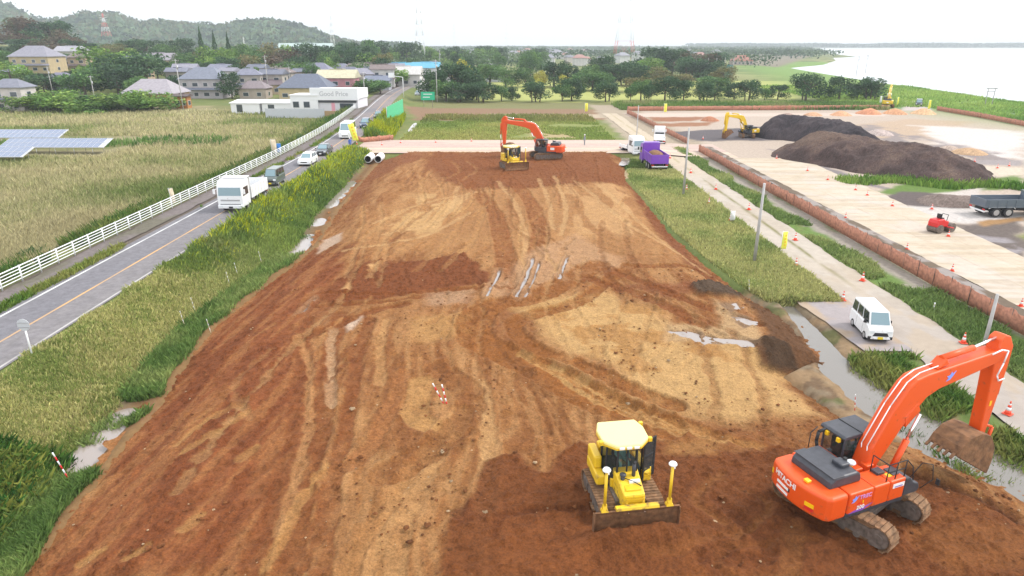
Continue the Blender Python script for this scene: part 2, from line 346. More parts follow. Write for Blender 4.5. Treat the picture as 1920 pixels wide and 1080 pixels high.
# ---------------------------------------------------------------- the brown fill
def emb_z(x,y):
    x=np.asarray(x,float);y=np.asarray(y,float)
    d=np.minimum(np.minimum((x-eL(y))*.8,eR(y)-x),111-y)
    z=-.35+1.2*sstep(-.3,4.2,d)
    z=z+.10*(fbm(x*.25,y*.25,3,21)-.5)
    return z
PUDS=[([(1350,567),(1380,564),(1390,575),(1372,585)],0),([(1370,588),(1405,590),(1416,606),(1395,616),(1380,604)],0),([(1248,618),(1290,620),(1345,632),(1420,638),(1420,646),(1320,646)],0),
 ([(936,506),(926,528),(910,556)],.26),([(1000,483),(985,520),(966,556)],.30),([(1010,492),(1000,525),(984,556)],.2),([(1064,482),(1054,505),(1048,522)],.3),([(590,560),(560,590)],.2),([(820,556),(885,550)],.14)]
def build_fill():
    nr,nc=760,640
    Y=np.geomspace(12+16,110+16,nr)-16
    u=np.linspace(-.012,1.012,nc)
    l=eL(Y)[:,None];r=eR(Y)[:,None];X=l+(r-l)*u[None,:]
    x=X.ravel();y=np.repeat(Y,nc)
    edge=(fbm(x*.0+y*.5,y*.9,4,77)-.5)*1.6
    t=np.tile(u,nr);x=x+edge*np.clip(1-np.abs(t-0)/.1,0,1)+edge*np.clip(1-np.abs(t-1)/.1,0,1)
    z=emb_z(x,y);p=Paint(x,y,(176,124,78));E=EMB
    # general streaks along the haul direction
    st=fbm(x*1.3+fbm(x*.1,y*.1,3,2)*8,y*.13,5,41);st2=fbm(x*.22,y*.16,4,43)
    p.blend(sstep(.48,.64,st)*.5,(206,160,112));p.blend(sstep(.50,.36,st)*.45,(148,94,55))
    s3=fbm(x*3.2+fbm(x*.2,y*.2,3,6)*6,y*.35,4,48);p.blend(sstep(.52,.66,s3)*.32,(208,164,116));p.blend(sstep(.48,.36,s3)*.30,(142,88,50))
    p.blend(sstep(.46,.34,st2)*.5,(150,96,58))
    # left batter, red brown and combed, its shaded side painted darker
    p.px([(-60,1080),(200,820),(300,700),(390,590),(500,505),(600,440),(640,520),(575,600),(560,800),(480,1080)],(156,92,56),z=E,warp=1.5,soft=1.2,op=.85)
    lt=fbm((x-y*.12)*1.8,(y+x*.12)*.22,5,45);lm=sstep(-5,-11,x)*(y<60)
    p.blend(lm*sstep(.52,.62,lt)*.45,(190,136,88));p.blend(lm*sstep(.48,.38,lt)*.55,(132,74,42))
    # far half, tan, swept
    p.px([(770,345),(900,320),(1160,345),(1300,480),(1000,500),(700,470),(640,440)],(194,146,98),z=E,warp=3,soft=2,op=.7)
    p.px([(760,365),(900,360),(880,440),(720,430)],(214,174,124),z=E,warp=2.5,soft=1.5,patch=(.5,.16,.46,.58,50))
    p.px([(1010,330),(1180,345),(1250,440),(1080,450)],(212,168,120),z=E,warp=2.5,soft=1.5,patch=(.6,.14,.48,.6,51))
    p.px([(800,286),(1130,286),(1190,312),(1180,336),(1040,352),(880,354),(800,320)],(150,92,54),z=E,warp=2,soft=1.2,op=.9)
    p.px([(660,286),(800,284),(790,296),(700,330),(640,420),(600,460),(660,400)],(156,100,66),z=E,warp=1,soft=.8,op=.8)
    p.px([(1170,330),(1215,370),(1275,440),(1350,520),(1310,520),(1230,430)],(142,84,52),z=E*.5,warp=.8,soft=.5,op=.85)
    p.px([(1180,540),(1320,520),(1310,545),(1250,560)],(150,92,60),z=E,warp=1,soft=.5,op=.8)
    for a in ([(840,300),(880,345),(928,400),(946,470),(948,540)],[(905,300),(970,350),(1008,410),(1005,470),(970,540)]):
        p.stroke(a,(158,98,56),1.7,z=E,op=.75,lug=.012)
    for a in ([(935,340),(975,400),(985,470),(960,540)],[(1040,330),(1060,390),(1050,440)],[(1010,335),(1030,380),(1035,430)],[(700,420),(800,380),(900,360)],[(720,440),(830,410),(860,350)],[(1080,340),(1180,420),(1280,470)],[(1120,345),(1220,430),(1330,500)],[(640,470),(800,440),(880,400)]):
        p.stroke(a,(220,182,134),.55,z=E,op=.6,rut=-.02)
    # fresh spread in the middle
    p.px([(598,552),(650,520),(700,492),(790,490),(880,474),(905,500),(915,530),(820,545),(700,560),(620,575)],(142,84,48),z=E,warp=1.1,soft=.25,dz=.05)
    p.px([(690,500),(715,492),(708,512)],(214,170,120),z=E,warp=.4,soft=.2);p.px([(640,545),(665,528),(660,548)],(210,165,115),z=E,warp=.4,soft=.2)
    p.px([(620,575),(760,552),(900,540),(900,556),(780,590),(640,640)],(178,128,84),z=E,warp=1,soft=.6,op=.6)
    p.px([(1000,470),(1080,440),(1180,500),(1090,520),(1010,540),(930,560),(905,540)],(205,164,128),z=E,warp=1,soft=.6,op=.8)
    # pale sand
    p.px([(985,588),(1040,560),(1130,545),(1220,590),(1290,640),(1420,640),(1500,700),(1545,765),(1520,800),(1400,800),(1280,770),(1150,690),(1010,618)],(220,182,128),z=E,warp=1.6,soft=.9,op=.88)
    p.px([(1000,590),(1130,550),(1250,600),(1400,700),(1500,790),(1300,760),(1120,670)],(188,138,82),z=E,warp=2,soft=.6,op=.7,patch=(.45,.5,.5,.62,52))
    p.px([(780,590),(880,585),(890,640),(800,650)],(205,160,105),z=E,warp=1.2,soft=.6,op=.7)
    # tracks
    OC=(164,106,56)
    for a,w in (([(1118,498),(1060,530),(1000,560),(930,572),(890,600),(900,640),(1000,690),(1120,750),(1240,800)],2.2),([(1180,498),(1130,535),(1075,572),(1000,592),(960,612),(1000,650),(1120,700),(1260,760)],1.2)):
        p.stroke(a,OC,w,z=E,lug=.015,rut=-.09)
    for a,w in (([(1140,505),(1230,540),(1320,575),(1420,605)],1.0),([(1100,520),(1200,555),(1280,590),(1400,645)],1.1),([(1200,500),(1310,500),(1340,520)],.9),([(1290,600),(1370,640),(1430,650)],1.0),([(600,552),(760,552),(900,540),(1010,535)],.5),([(590,575),(700,568),(830,552)],.6),([(560,640),(680,590),(760,570)],.9)):
        p.stroke(a,(150,92,52),w,z=E,lug=.012,rut=-.08)
    for i in range(7):
        p.stroke([(955+i*26,650+i*12),(1090+i*30,740+i*8),(1230+i*40,800+i*9)],(222,182,124) if i%2 else (172,112,58),.5,z=E,op=.7,rut=-.04)
    for a in ([(960,660),(1030,760),(1060,830)],[(990,690),(1050,770),(1090,820)],[(930,640),(1000,730),(1040,830)]):
        p.stroke(a,(150,100,60),.3,z=E,op=.7,rut=-.05)
    # long ruts towards the camera
    for a,w,c in (([(640,590),(612,700),(600,800),(540,1085)],1.0,(146,86,48)),([(575,600),(560,720),(548,850),(470,1085)],.9,(146,86,50)),([(690,600),(665,700),(640,850),(590,1085)],.8,(150,90,52)),
        ([(625,615),(620,700),(622,760)],.5,(222,186,150)),([(560,630),(580,720),(560,900),(520,1000)],.45,(205,156,108)),([(720,600),(715,660),(712,720)],.5,(214,168,116)),
        ([(905,720),(920,850),(910,960)],.8,(215,172,122)),([(870,770),(800,870),(745,990),(725,1085)],1.25,(208,162,112)),([(835,800),(760,900),(690,1000),(650,1085)],.7,(196,146,96)),
        ([(790,715),(775,770),(800,800)],1.3,(212,166,110)),([(825,690),(880,735),(870,790),(800,850),(730,890)],1.5,(152,98,56)),([(760,700),(700,830),(620,900)],.8,(178,120,76))):
        p.stroke(a,c,w,z=E,op=.75,lug=.008)
    for a in ([(330,830),(390,790),(450,765)],[(345,850),(420,810),(460,780)],[(140,1040),(190,1020)],[(240,1050),(275,1030)],[(350,1000),(380,975)],[(450,865),(480,845)],[(620,880),(560,960),(500,1080)]):
        p.stroke(a,(206,160,104),.4,z=E*.8,op=.7,rut=-.02)
    # wet pinkish mud and pale ruts
    p.px([(600,440),(640,432),(640,452),(600,470)],(214,188,172),z=E*.4,warp=.5,soft=.3)
    p.px([(645,610),(680,590),(670,605),(650,622)],(220,196,180),z=E,warp=.4,soft=.2)
    p.px([(800,550),(890,546),(880,565),(800,570)],(206,170,142),z=E,warp=.9,soft=.6,op=.7)
    p.px([(1340,565),(1420,615),(1430,650),(1240,650),(1240,612),(1350,620)],(208,176,136),z=E*.7,warp=.7,soft=.4,op=.9)
    # grey spoil at the right edge
    p.px([(1295,545),(1330,533),(1375,540),(1400,555),(1370,566),(1310,562)],(98,80,66),z=E*.6,warp=.4,soft=.2,dz=.35)
    p.px([(1385,560),(1450,570),(1490,600),(1520,640),(1555,672),(1500,690),(1420,690),(1405,660),(1440,640),(1430,610)],(118,84,58),z=E*.4,warp=.6,soft=.25,dz=.2)
    p.px([(1420,655),(1470,650),(1500,680),(1440,690)],(86,66,50),z=E*.4,warp=.4,soft=.2,dz=.15)
    p.px([(1480,690),(1560,700),(1640,790),(1690,850),(1600,830),(1540,770)],(140,94,58),z=E*.4,warp=.8,soft=.5,op=.8)
    # many passes of wheels and crawlers
    rg=random.Random(12)
    for i in range(44):
        y0=rg.uniform(17,92);L=rg.uniform(6,26);x0=rg.uniform(-15,12);dx=rg.uniform(-.22,.22)*L;cv=rg.uniform(-1.6,1.6)
        if y0+L>104: continue
        w=rg.choice([.28,.34,.5]);g=rg.choice([0,1.9,2.3])
        c=rg.choice([(216,176,126),(206,160,108),(148,94,54),(138,84,48),(192,146,100)])
        for o in ((0,g) if g else (0,)):
            p.stroke([(x0+o,y0),(x0+o+dx*.4+cv,y0+L*.4),(x0+o+dx*.7+cv*.7,y0+L*.7),(x0+o+dx,y0+L)],c,w,px=False,op=rg.uniform(.25,.5),rut=-.05,lug=.012,warp=.3,ragged=.7)
    for i in range(14):
        y0=rg.uniform(18,58);x0=-rg.uniform(8,17);L=rg.uniform(2,7)
        p.stroke([(x0,y0),(x0+.15*L,y0+L*.5),(x0+.3*L,y0+L)],rg.choice([(206,158,108),(196,146,96),(132,74,42)]),rg.uniform(.12,.4),px=False,op=.65,rut=-.02,warp=.2)
    # hollows holding water
    for pts,wid in PUDS:
        if wid: p.stroke(pts,(200,164,134),wid*2.4,z=E,op=.55,rut=0,ragged=.8,soft=.25);p.stroke(pts,(180,146,122),wid,z=E,op=.7,rut=-.16,ragged=.15)
        else: p.px(pts,(186,158,134),z=E,warp=.35,soft=.35,op=.8);p.px(pts,(150,122,100),z=E,warp=.35,soft=.16,dz=-.17,op=.7)
    # fresh dark fill round the near machines
    p.px([(520+300,1100),(826,1040),(852,965),(880,962),(925,860),(975,848),(1030,882),(1055,835),(1085,818),(1125,850),(1250,825),(1420,850),(1480,845),(1620,870),(1920,950),(1920,1100)],(136,82,46),z=E,warp=.7,soft=.2,op=.95,dz=.08)
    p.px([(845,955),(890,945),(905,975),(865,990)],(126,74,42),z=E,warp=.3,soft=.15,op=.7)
    p.px([(900,1100),(950,960),(1050,930),(1200,960),(1400,1010),(1500,1100)],(150,92,52),z=E,warp=1,soft=.5,op=.7,patch=(.8,.8,.45,.6,61))
    p.px([(1250,830),(1340,815),(1330,850),(1250,855)],(190,140,88),z=E,warp=.5,soft=.3,op=.8)
    p.px([(1690,868),(1920,930),(1920,980),(1800,930),(1700,890)],(108,64,36),z=E,warp=.5,soft=.2,op=.9,dz=-.35)
    p.px([(1700,990),(1920,985),(1920,1080),(1780,1080)],(158,104,60),z=E,warp=.6,soft=.4,op=.7)
    for i in range(14):
        x0=rg.uniform(-1,15);y0=rg.uniform(14,20);p.stroke([(x0,y0),(x0+rg.uniform(-1,2),y0+rg.uniform(0,2)),(x0+rg.uniform(0,4),y0+rg.uniform(1,3.5))],rg.choice([(170,112,66),(112,64,36),(184,128,80)]),rg.uniform(.25,.6),px=False,op=.5,lug=.025,rut=-.06)
    # clods: fine relief everywhere, rougher on fresh soil
    fine=fbm(x*2.2,y*2.2,4,71)-.5;clod=np.clip(fbm(x*4.5,y*4.5,3,73)-.55,0,1)
    dark=1-np.clip((p.c.sum(1)-.25)/.5,0,1)
    z=z+p.dz*sstep(-.2,1.5,np.minimum(x-eL(y),eR(y)-x))+fine*(.07+.11*dark)+clod*(.12+.34*dark)
    p.c*=(1+.36*fine[:,None]-.5*(clod*dark)[:,None])
    # windrow in front of the blade
    bx,by=4.3,18.42;d2=((x-bx)*.99+(y-by)*.15)/2.1;d3=(-(x-bx)*.15+(y-by)*.99)/.55
    z=z+.62*np.exp(-(d2**4))*np.exp(-(d3**2))*(1+.5*(fbm(x*3,y*3,3,79)-.5))
    o=np_obj('brown_fill',np.stack([x,y,z],-1),grid_faces(nr,nc),SOIL,cols=np.clip(p.c*np.array([.92,.86,.75]),.01,.8),smooth=True)
    tag(o,'long platform of spread brown soil crossed by wheel and crawler tracks',kind='structure')
build_fill()
# ---------------------------------------------------------------- roads and sheets
def strip(name,x0,x1,y0,y1,zf,base,label,nx=24,ny=240,paint=None,off=True,material=None,rag=0.):
    Y=np.geomspace(y0+20,y1+20,ny)-20;t=np.linspace(0,1,nx)
    Xl=x0(Y) if callable(x0) else np.full(ny,float(x0));Xr=x1(Y) if callable(x1) else np.full(ny,float(x1))
    o_=road_off(Y) if off else 0*Y
    X=(Xl+o_)[:,None]+(Xr-Xl)[:,None]*t[None,:]
    if rag:
        n=(fbm(Y*.7,Y*.0,4,88)-.5)*rag;X[:,0]+=n;X[:,-1]+=(fbm(Y*.6+9,Y*0,4,89)-.5)*rag
    x=X.ravel();y=np.repeat(Y,nx);z=zf(x,y) if callable(zf) else np.full(len(x),float(zf))
    p=Paint(x,y,base);q=np.tile(t,ny)
    if paint:paint(p,x,y,q)
    ob=np_obj(name,np.stack([x,y,z],-1),grid_faces(ny,nx),material or GROUND,cols=np.clip(p.c,.01,.85),smooth=True)
    return tag(ob,label,kind='structure')
ASPH=attr_mat('asphalt',rough=.8,nscale=9,namp=.12,bump=.25,bdist=.02,spec=.3)
PAVE=attr_mat('mud_pavement',rough=.9,nscale=1.3,namp=.12,bump=.25,bdist=.02)
def p_road(p,x,y,q):
    n=fbm(x*.8,y*.05,4,91)
    p.blend(sstep(.4,.65,n)*.25,(156,153,156));p.blend(sstep(.52,.62,q)*.4,(166,158,154))
    p.blend(np.exp(-((q-.30)/.07)**2)*.25+np.exp(-((q-.78)/.06)**2)*.3,(140,136,142))
    p.blend(sstep(60,110,y)*.4*sstep(.3,.6,fbm(x*.4,y*.12,4,93)),(182,164,156))
strip('asphalt_road',-31.6,-25.9,6,420,lambda x,y:np.full(len(x),ROADZ)-.3*sstep(420,300,y)*0,(142,140,146),'two lane asphalt road on a low bank, dusty towards the works',paint=p_road,ny=300,nx=40)
def marking(name,a,b,y0,y1,col,label,dash=None):
    def pp(p,x,y,q): p.blend(sstep(.5,.62,fbm(x*3,y*.6,4,95))*.45,(168,160,160))
    return strip(name,a,b,y0,y1,ROADZ+.008,col,label,nx=3,ny=160,paint=pp,material=ASPH)
marking('road_marking',-31.05,-30.87,6,400,(250,250,250),'white edge line along the left side of the road')
marking('road_marking',-28.42,-28.27,6,400,(248,196,132),'worn orange centre line of the road')
marking('road_marking',-26.2,-26.05,6,110,(214,210,208),'faint white edge line along the right side of the road')
strip('footpath',-33.9,-32.2,6,300,ROADZ+.01,(142,132,130),'narrow grey footpath between white fence and road',paint=lambda p,x,y,q:p.blend(sstep(.5,.65,fbm(x*.6,y*.2,4,97))*.6,(120,118,92)),rag=.5)
def p_cross(p,x,y,q):
    p.blend(sstep(.4,.6,fbm(x*.12,y*.9,4,101))*.6,(216,186,178));p.blend(np.exp(-((y-111)/1.2)**2)*.6,(240,224,196));p.blend(np.exp(-((y-107.8)/.7)**2)*.5,(236,214,170))
    for yy in (112.5,116.5):p.blend(np.exp(-((y-yy)/.3)**2)*.4,(190,160,150))
Yc=strip('cross_road',lambda Y:np.full(len(Y),-26.5),lambda Y:np.full(len(Y),36.),106.2,121.4,lambda x,y:CROSSZ-(CROSSZ-.03)*sstep(19,33,x),(228,206,190),'pale dirt road crossing behind the fill',nx=260,ny=60,paint=p_cross,off=False,material=PAVE)
def p_track(p,x,y,q):
    g=np.exp(-((q-.52)/.06)**2)*sstep(44,52,y)*sstep(.3,.5,fbm(x*.8,y*.3,4,103));p.blend(g*.95,(140,135,84))
    p.blend(sstep(.5,.65,fbm(x*.5,y*.3,4,105))*.35,(190,172,148));p.blend((1-sstep(34,52,y))*.6,(184,172,166))
    p.blend(sstep(.45,.6,fbm(x*.9+5,y*.5,3,106))*(1-sstep(36,60,y))*.4,(206,182,150))
    p.blend(sstep(85,100,y)*.6,(226,206,176))
strip('gravel_track',23.4,27.3,20,178,lambda x,y:.03+.0*x+np.where((y>104)&(y<123),.0,0)+np.maximum(0,zg(x,y)+.02),(212,200,186),'pale gravel track with a grassy middle strip',nx=40,ny=260,paint=p_track,off=False,material=PAVE,rag=.7)
strip('concrete_apron',lambda Y:20.7+(Y-36)*-.1,lambda Y:np.full(len(Y),23.6),35.5,45,.045,(186,176,176),'grey concrete apron beside the van',nx=16,ny=60,off=False,material=PAVE,rag=.3,paint=lambda p,x,y,q:p.blend(sstep(.45,.6,fbm(x*.6,y*.6,4,107))*.6,(206,176,136)))
def p_plate(p,x,y,q):
    p.blend(sstep(.45,.6,fbm(x*.35,y*.5,4,109))*.5,(234,220,202));p.blend(sstep(.5,.65,fbm(x*.3+7,y*.3,4,111))*.5,(226,214,206))
    for yy in np.arange(42,120,6.1): p.blend(np.exp(-((y-yy-.1*np.sin(x))/.07)**2)*.35*(y<90),(150,132,104))
    for xx in (37.9,40.9): p.blend(np.exp(-((x-xx)/.05)**2)*.25*(y<80),(150,132,104))
    p.blend(sstep(.5,.6,fbm(x*.15,y*1.4,4,113))*.35,(190,172,140))
strip('plate_road',34.8,lambda Y:43.2+.045*(Y-50),32,106,.045,(224,206,184),'broad haul road of pale mud covered steel plates',nx=70,ny=300,paint=p_plate,off=False,material=PAVE,rag=.5)
# ---------------------------------------------------------------- water
def pond(name,pts,z,m,label,rag=.3,px=True,n=160):
    P=[at(*q,z) for q in pts] if px else pts
    k=len(P);P=[q for q in smooth_line(P[-2:]+P+P[:2],8)][16:16+8*k]
    P=P+[P[0]];L=[0]
    for a,b in zip(P,P[1:]):L.append(L[-1]+math.hypot(a[0]-b[0],a[1]-b[1]))
    s=np.linspace(0,L[-1],n,endpoint=False);x=np.interp(s,L,[q[0] for q in P]);y=np.interp(s,L,[q[1] for q in P])
    cx,cy=x.mean(),y.mean();k=rag*(fbm(x*2.6,y*2.6,5,121)-.5)*2;d=np.hypot(x-cx,y-cy)+1e-6
    x=x+(x-cx)/d*k;y=y+(y-cy)/d*k
    me=bpy.data.meshes.new(name);bm=bmesh.new();f=bm.faces.new([bm.verts.new((a,b,z)) for a,b in zip(x,y)])
    if f.calc_area()>0:
        f.normal_update()
        if f.normal.z<0:f.normal_flip()
    bmesh.ops.triangulate(bm,faces=bm.faces[:]);bm.to_mesh(me);bm.free();me.materials.append(m)
    o=link(bpy.data.objects.new(name,me));return tag(o,label,kind='structure')
def river():
    ys=np.concatenate([np.linspace(60,700,60),np.linspace(750,3250,40)])
    co=[];f=[]
    for i,yy in enumerate(ys):
        x0=float(shore(yy))-14;co+= [(x0,yy,-1.1),(x0+200+yy*1.4,yy,-1.1)]
        if i:f.append((2*i-2,2*i-1,2*i+1,2*i))
    o=np_obj('river',co,f,WATER);tag(o,'wide pale river along the right side',kind='structure')
river()
def ez(px,py,d=.02):
    x,y=at(px,py,.8);return float(emb_z(x,y))+d
def band(line,w,n=1):
    S=smooth_line(line,6);L=[];Rr=[]
    for k,q in enumerate(S):
        a=S[max(0,k-1)];b=S[min(len(S)-1,k+1)];d=math.hypot(b[0]-a[0],b[1]-a[1])+1e-9;nx,ny=-(b[1]-a[1])/d,(b[0]-a[0])/d;ww=w(q) if callable(w) else w
        L.append((q[0]+nx*ww,q[1]+ny*ww));Rr.append((q[0]-nx*ww,q[1]-ny*ww))
    return L+Rr[::-1]
pond('water',band(DITCH,lambda q:float(np.interp(q[1],[19,24,30,34,37,41,46],[2.3,2.6,2.3,1.6,1.0,.7,.5]))),-.30,MUDWATER,'muddy ditch widening to a shallow pool right of the fill',.1,px=False,n=260)
for (y0,y1,w,l) in ((24.6,29.4,.62,'puddle in the left ditch near the lower left corner'),(56,62.5,.5,'bright pool in the left ditch beside the batter'),(67,69,.3,'tiny pool in the left ditch at mid batter'),(75,90,.36,'bright strip of water in the ditch below the pipes')):
    pond('water',band([(float(eL(yy))-1.25+.12*math.sin(yy*1.7),yy) for yy in np.linspace(y0-1.6,y1+1.6,7)],w+.7),-.58,PUDDLE,l,.1,px=False)
pond('water',[(765,245),(775,232),(782,232),(772,246)],.12,PUDDLE,'small bright pool at the corner of the paddock',.25)
pond('water',[(1130,298),(1165,292),(1190,300),(1190,306),(1160,310)],.16,PUDDLE,'white puddle between the fill and the parked trucks',.4)
PN=['small grey puddle below the grey spoil','grey puddle among dark spoil','long lilac grey puddle on the sand','left one of the narrow water filled ruts in mid fill','longest water filled rut in mid fill','thin wet rut beside the longest one','right one of the narrow water filled ruts','short wet rut on the left of the fill','flat wet rut left of the narrow ones']
for (pts,wid),l in zip(PUDS,PN):
    P=[at(*q,EMB) for q in pts];xa=np.array([q[0] for q in P]);ya=np.array([q[1] for q in P]);zz=float(emb_z(xa,ya).min())-.045
    if wid:
        a=np.array(P[0]);b_=np.array(P[-1]);d=(b_-a)/np.hypot(*(b_-a));n_=np.array([-d[1],d[0]])*wid*.62
        S=smooth_line(P,6);poly=[(q[0]+n_[0],q[1]+n_[1]) for q in S]+[(q[0]-n_[0],q[1]-n_[1]) for q in S[::-1]]
    else:
        c_=np.array(P).mean(0);poly=[tuple(c_+(np.array(q)-c_)*1.12) for q in P]
    pond('puddle',poly,zz,PUDDLE,l,.06 if wid else .3,px=False)

# ---------------------------------------------------------------- loose clods and stones on the fill
def clods():
    n=5200;y=12+ (RNG.random(n)**1.7)*40;x=-17+RNG.random(n)*38;k=(x>eL(y)+.3)&(x<eR(y)-.4)&((fbm(x*.35,y*.35,3,141)>.5)|((x>-3)&(y<24)));x=x[k];y=y[k];n=len(x)
    s=RNG.gamma(2.2,.016,n)+.015;V=np.array([(1,0,0),(-1,0,0),(0,1,0),(0,-1,0),(0,0,1),(0,0,-1),(.6,.6,.55),(-.6,.6,.5),(.6,-.6,.5),(-.6,-.6,.55)],float)
    Fq=np.array([(0,6,4),(6,2,4),(2,7,4),(7,1,4),(1,9,4),(9,3,4),(3,8,4),(8,0,4),(0,2,6),(2,1,7),(1,3,9),(3,0,8)])
    P=V[None]*s[:,None,None]*RNG.uniform(.65,1.25,(n,10,3))*np.array([1,1,.7]);P+=np.stack([x,y,emb_z(x,y)+s*.3+.03],-1)[:,None]
    f=(Fq[None]+(np.arange(n)*10)[:,None,None]).reshape(-1,3);c=np.where(RNG.random((n,1))<.12,np.array([alb((206,176,140))]),np.array([alb((150,96,58))]))*RNG.uniform(.6,1.15,(n,1))
    o=np_obj('soil_clods',P.reshape(-1,3),f,SOIL,cols=np.repeat(c,10,0));tag(o,'loose clods and small stones lying on the fill',kind='stuff')
clods()
# ---------------------------------------------------------------- mesh builder for objects
def rotm(rx=0,ry=0,rz=0): return Euler((rx,ry,rz)).to_matrix().to_4x4()
class MB:
    def __init__(s): s.v=[];s.f=[];s.sm=[]
    def add(s,vs,fs,M=None,smooth=False):
        n=len(s.v)
        s.v+= [tuple(M@Vector(v)) if M else tuple(v) for v in vs]
        for f in fs:s.f.append([n+i for i in f]);s.sm.append(smooth)
        return s
    def box(s,x0,x1,y0,y1,z0,z1,M=None,tx=0,ty=0):
        "tx, ty: inset of the top face"
        v=[(x0,y0,z0),(x1,y0,z0),(x1,y1,z0),(x0,y1,z0),(x0+tx,y0+ty,z1),(x1-tx,y0+ty,z1),(x1-tx,y1-ty,z1),(x0+tx,y1-ty,z1)]
        return s.add(v,[(3,2,1,0),(4,5,6,7),(0,1,5,4),(1,2,6,5),(2,3,7,6),(3,0,4,7)],M)
    def prism(s,prof,a,b,plane='xz',M=None,inset=0,smooth=False):
        "profile extruded along the remaining axis; inset shrinks nothing, kept simple"
        def P(p,t): return {'xz':(p[0],t,p[1]),'xy':(p[0],p[1],t),'yz':(t,p[0],p[1])}[plane]
        n=len(prof);v=[P(p,a) for p in prof]+[P(p,b) for p in prof]
        f=[tuple(range(n))[::-1],tuple(range(n,2*n))]
        s.add(v,f,M,False);k=len(s.v)-2*n
        for i in range(n):
            j=(i+1)%n;s.f.append([k+i,k+j,k+n+j,k+n+i]);s.sm.append(smooth)
        return s
    def cyl(s,p0,p1,r0,r1=None,n=12,M=None,caps=True,smooth=True):
        p0=Vector(p0);p1=Vector(p1);r1=r0 if r1 is None else r1
        d=(p1-p0).normalized();u=d.orthogonal().normalized();w=d.cross(u)
        v=[];
        for p,r in ((p0,r0),(p1,r1)):
            for i in range(n):
                a=2*math.pi*i/n;v.append(p+(u*math.cos(a)+w*math.sin(a))*r)
        s.add(v,[(i,(i+1)%n,n+(i+1)%n,n+i) for i in range(n)],M,smooth)
        if caps:
            k=len(s.v)-2*n;s.f.append([k+i for i in range(n)][::-1]);s.sm.append(False);s.f.append([k+n+i for i in range(n)]);s.sm.append(False)
        return s
    def tube(s,path,r,n=6,M=None):
        for a,b in zip(path,path[1:]): s.cyl(a,b,r,n=n,M=M)
        return s
    def lathe(s,prof,c=(0,0,0),n=14,M=None,smooth=True):
        "(radius, z) profile round the z axis"
        v=[];m=len(prof)
        for r,z in prof:
            for i in range(n):
                a=2*math.pi*i/n;v.append((c[0]+r*math.cos(a),c[1]+r*math.sin(a),c[2]+z))
        f=[(j*n+i,j*n+(i+1)%n,(j+1)*n+(i+1)%n,(j+1)*n+i) for j in range(m-1) for i in range(n)]
        s.add(v,f,M,smooth);k=len(s.v)-m*n
        s.f.append([k+i for i in range(n)][::-1]);s.sm.append(False);s.f.append([k+(m-1)*n+i for i in range(n)]);s.sm.append(False)
        return s
    def quad(s,a,b,c,d,M=None): return s.add([a,b,c,d],[(0,1,2,3)],M)
    def build(s,name,m,parent=None,bevel=0,M=None,seg=2):
        me=bpy.data.meshes.new(name);me.from_pydata(s.v,[],s.f);me.polygons.foreach_set('use_smooth',s.sm)
        if M is not None:me.transform(M)
        me.materials.append(m);me.update()
        o=link(bpy.data.objects.new(name,me));o.parent=parent
        if bevel:
            b=o.modifiers.new('bevel','BEVEL');b.width=bevel;b.segments=seg;b.limit_method='ANGLE';b.angle_limit=R(35)
        return o
def text_obj(name,txt,size,m,parent,M,ext=.004,arc=0,spacing=1.):
    cu=bpy.data.curves.new('lettering','FONT');cu.body=txt;cu.size=size;cu.extrude=ext;cu.offset=size*.018;cu.align_x='CENTER';cu.align_y='CENTER';cu.space_character=spacing
    t=bpy.data.objects.new('lettering',cu);SC.collection.objects.link(t)
    dg=bpy.context.evaluated_depsgraph_get();me=bpy.data.meshes.new_from_object(t.evaluated_get(dg))
    bpy.data.objects.remove(t);bpy.data.curves.remove(cu)
    if arc:
        for v in me.vertices:
            x,y,z=v.co;v.co=(arc*math.sin(x/arc)*(1+z/arc),y,z-arc*(1-math.cos(x/arc)))
    me.transform(M);me.materials.clear();me.materials.append(m)
    o=link(bpy.data.objects.new(name,me));o.parent=parent;return o
def copy_tree(o,parent=None):
    c=o.copy();SC.collection.objects.link(c);c.parent=parent
    for ch in list(o.children): copy_tree(ch,c)
    return c
def basis(x,y,z,o=(0,0,0)):
    "matrix whose columns are the given axes"
    return Matrix(((x[0],y[0],z[0],o[0]),(x[1],y[1],z[1],o[1]),(x[2],y[2],z[2],o[2]),(0,0,0,1)))
# paints
M_OR=dirty('orange_paint',(.70,.078,.004),amount=.30,top=1.7,rough=.45,coat=.05)
M_YE=dirty('yellow_paint',(.74,.48,.02),amount=.34,top=1.7,rough=.45,coat=.15)
M_YB=mat('yellow_roof',(.83,.74,.28),.35,coat=.4)
M_DK=mat('dark_grey_paint',(.045,.047,.058),.45,noise=.2,nscale=5)
M_BK=mat('black_rubber',(.018,.018,.02),.7,noise=.3,nscale=6)
M_ST=mat('worn_steel',(.16,.13,.11),.55,.3,noise=.4,nscale=6)
M_MUD=mat('mud_caked_steel',(.20,.11,.055),.85,noise=.45,nscale=5,bump=.6)
M_SOILED=mat('soil_caked_bucket',(.185,.088,.038),.85,noise=.4,nscale=4,bump=.8)
M_CHR=mat('chrome',(.8,.8,.82),.15,.9)
M_WH=mat('white_paint',(.80,.81,.82),.35,coat=.3)
M_WHD=dirty('white_vehicle_paint',(.82,.83,.84),dirt=(.35,.30,.25),amount=.12,top=.8,rough=.3,coat=.4)
M_GL=mat('dark_glass',(.03,.045,.05),.06,spec=.8,coat=.5)
M_GLB=mat('windscreen_glass',(.16,.26,.30),.06,spec=.8,coat=.6)
M_RED=mat('red_paint',(.60,.02,.02),.4);M_AMB=mat('amber_plastic',(.85,.50,.01),.3)
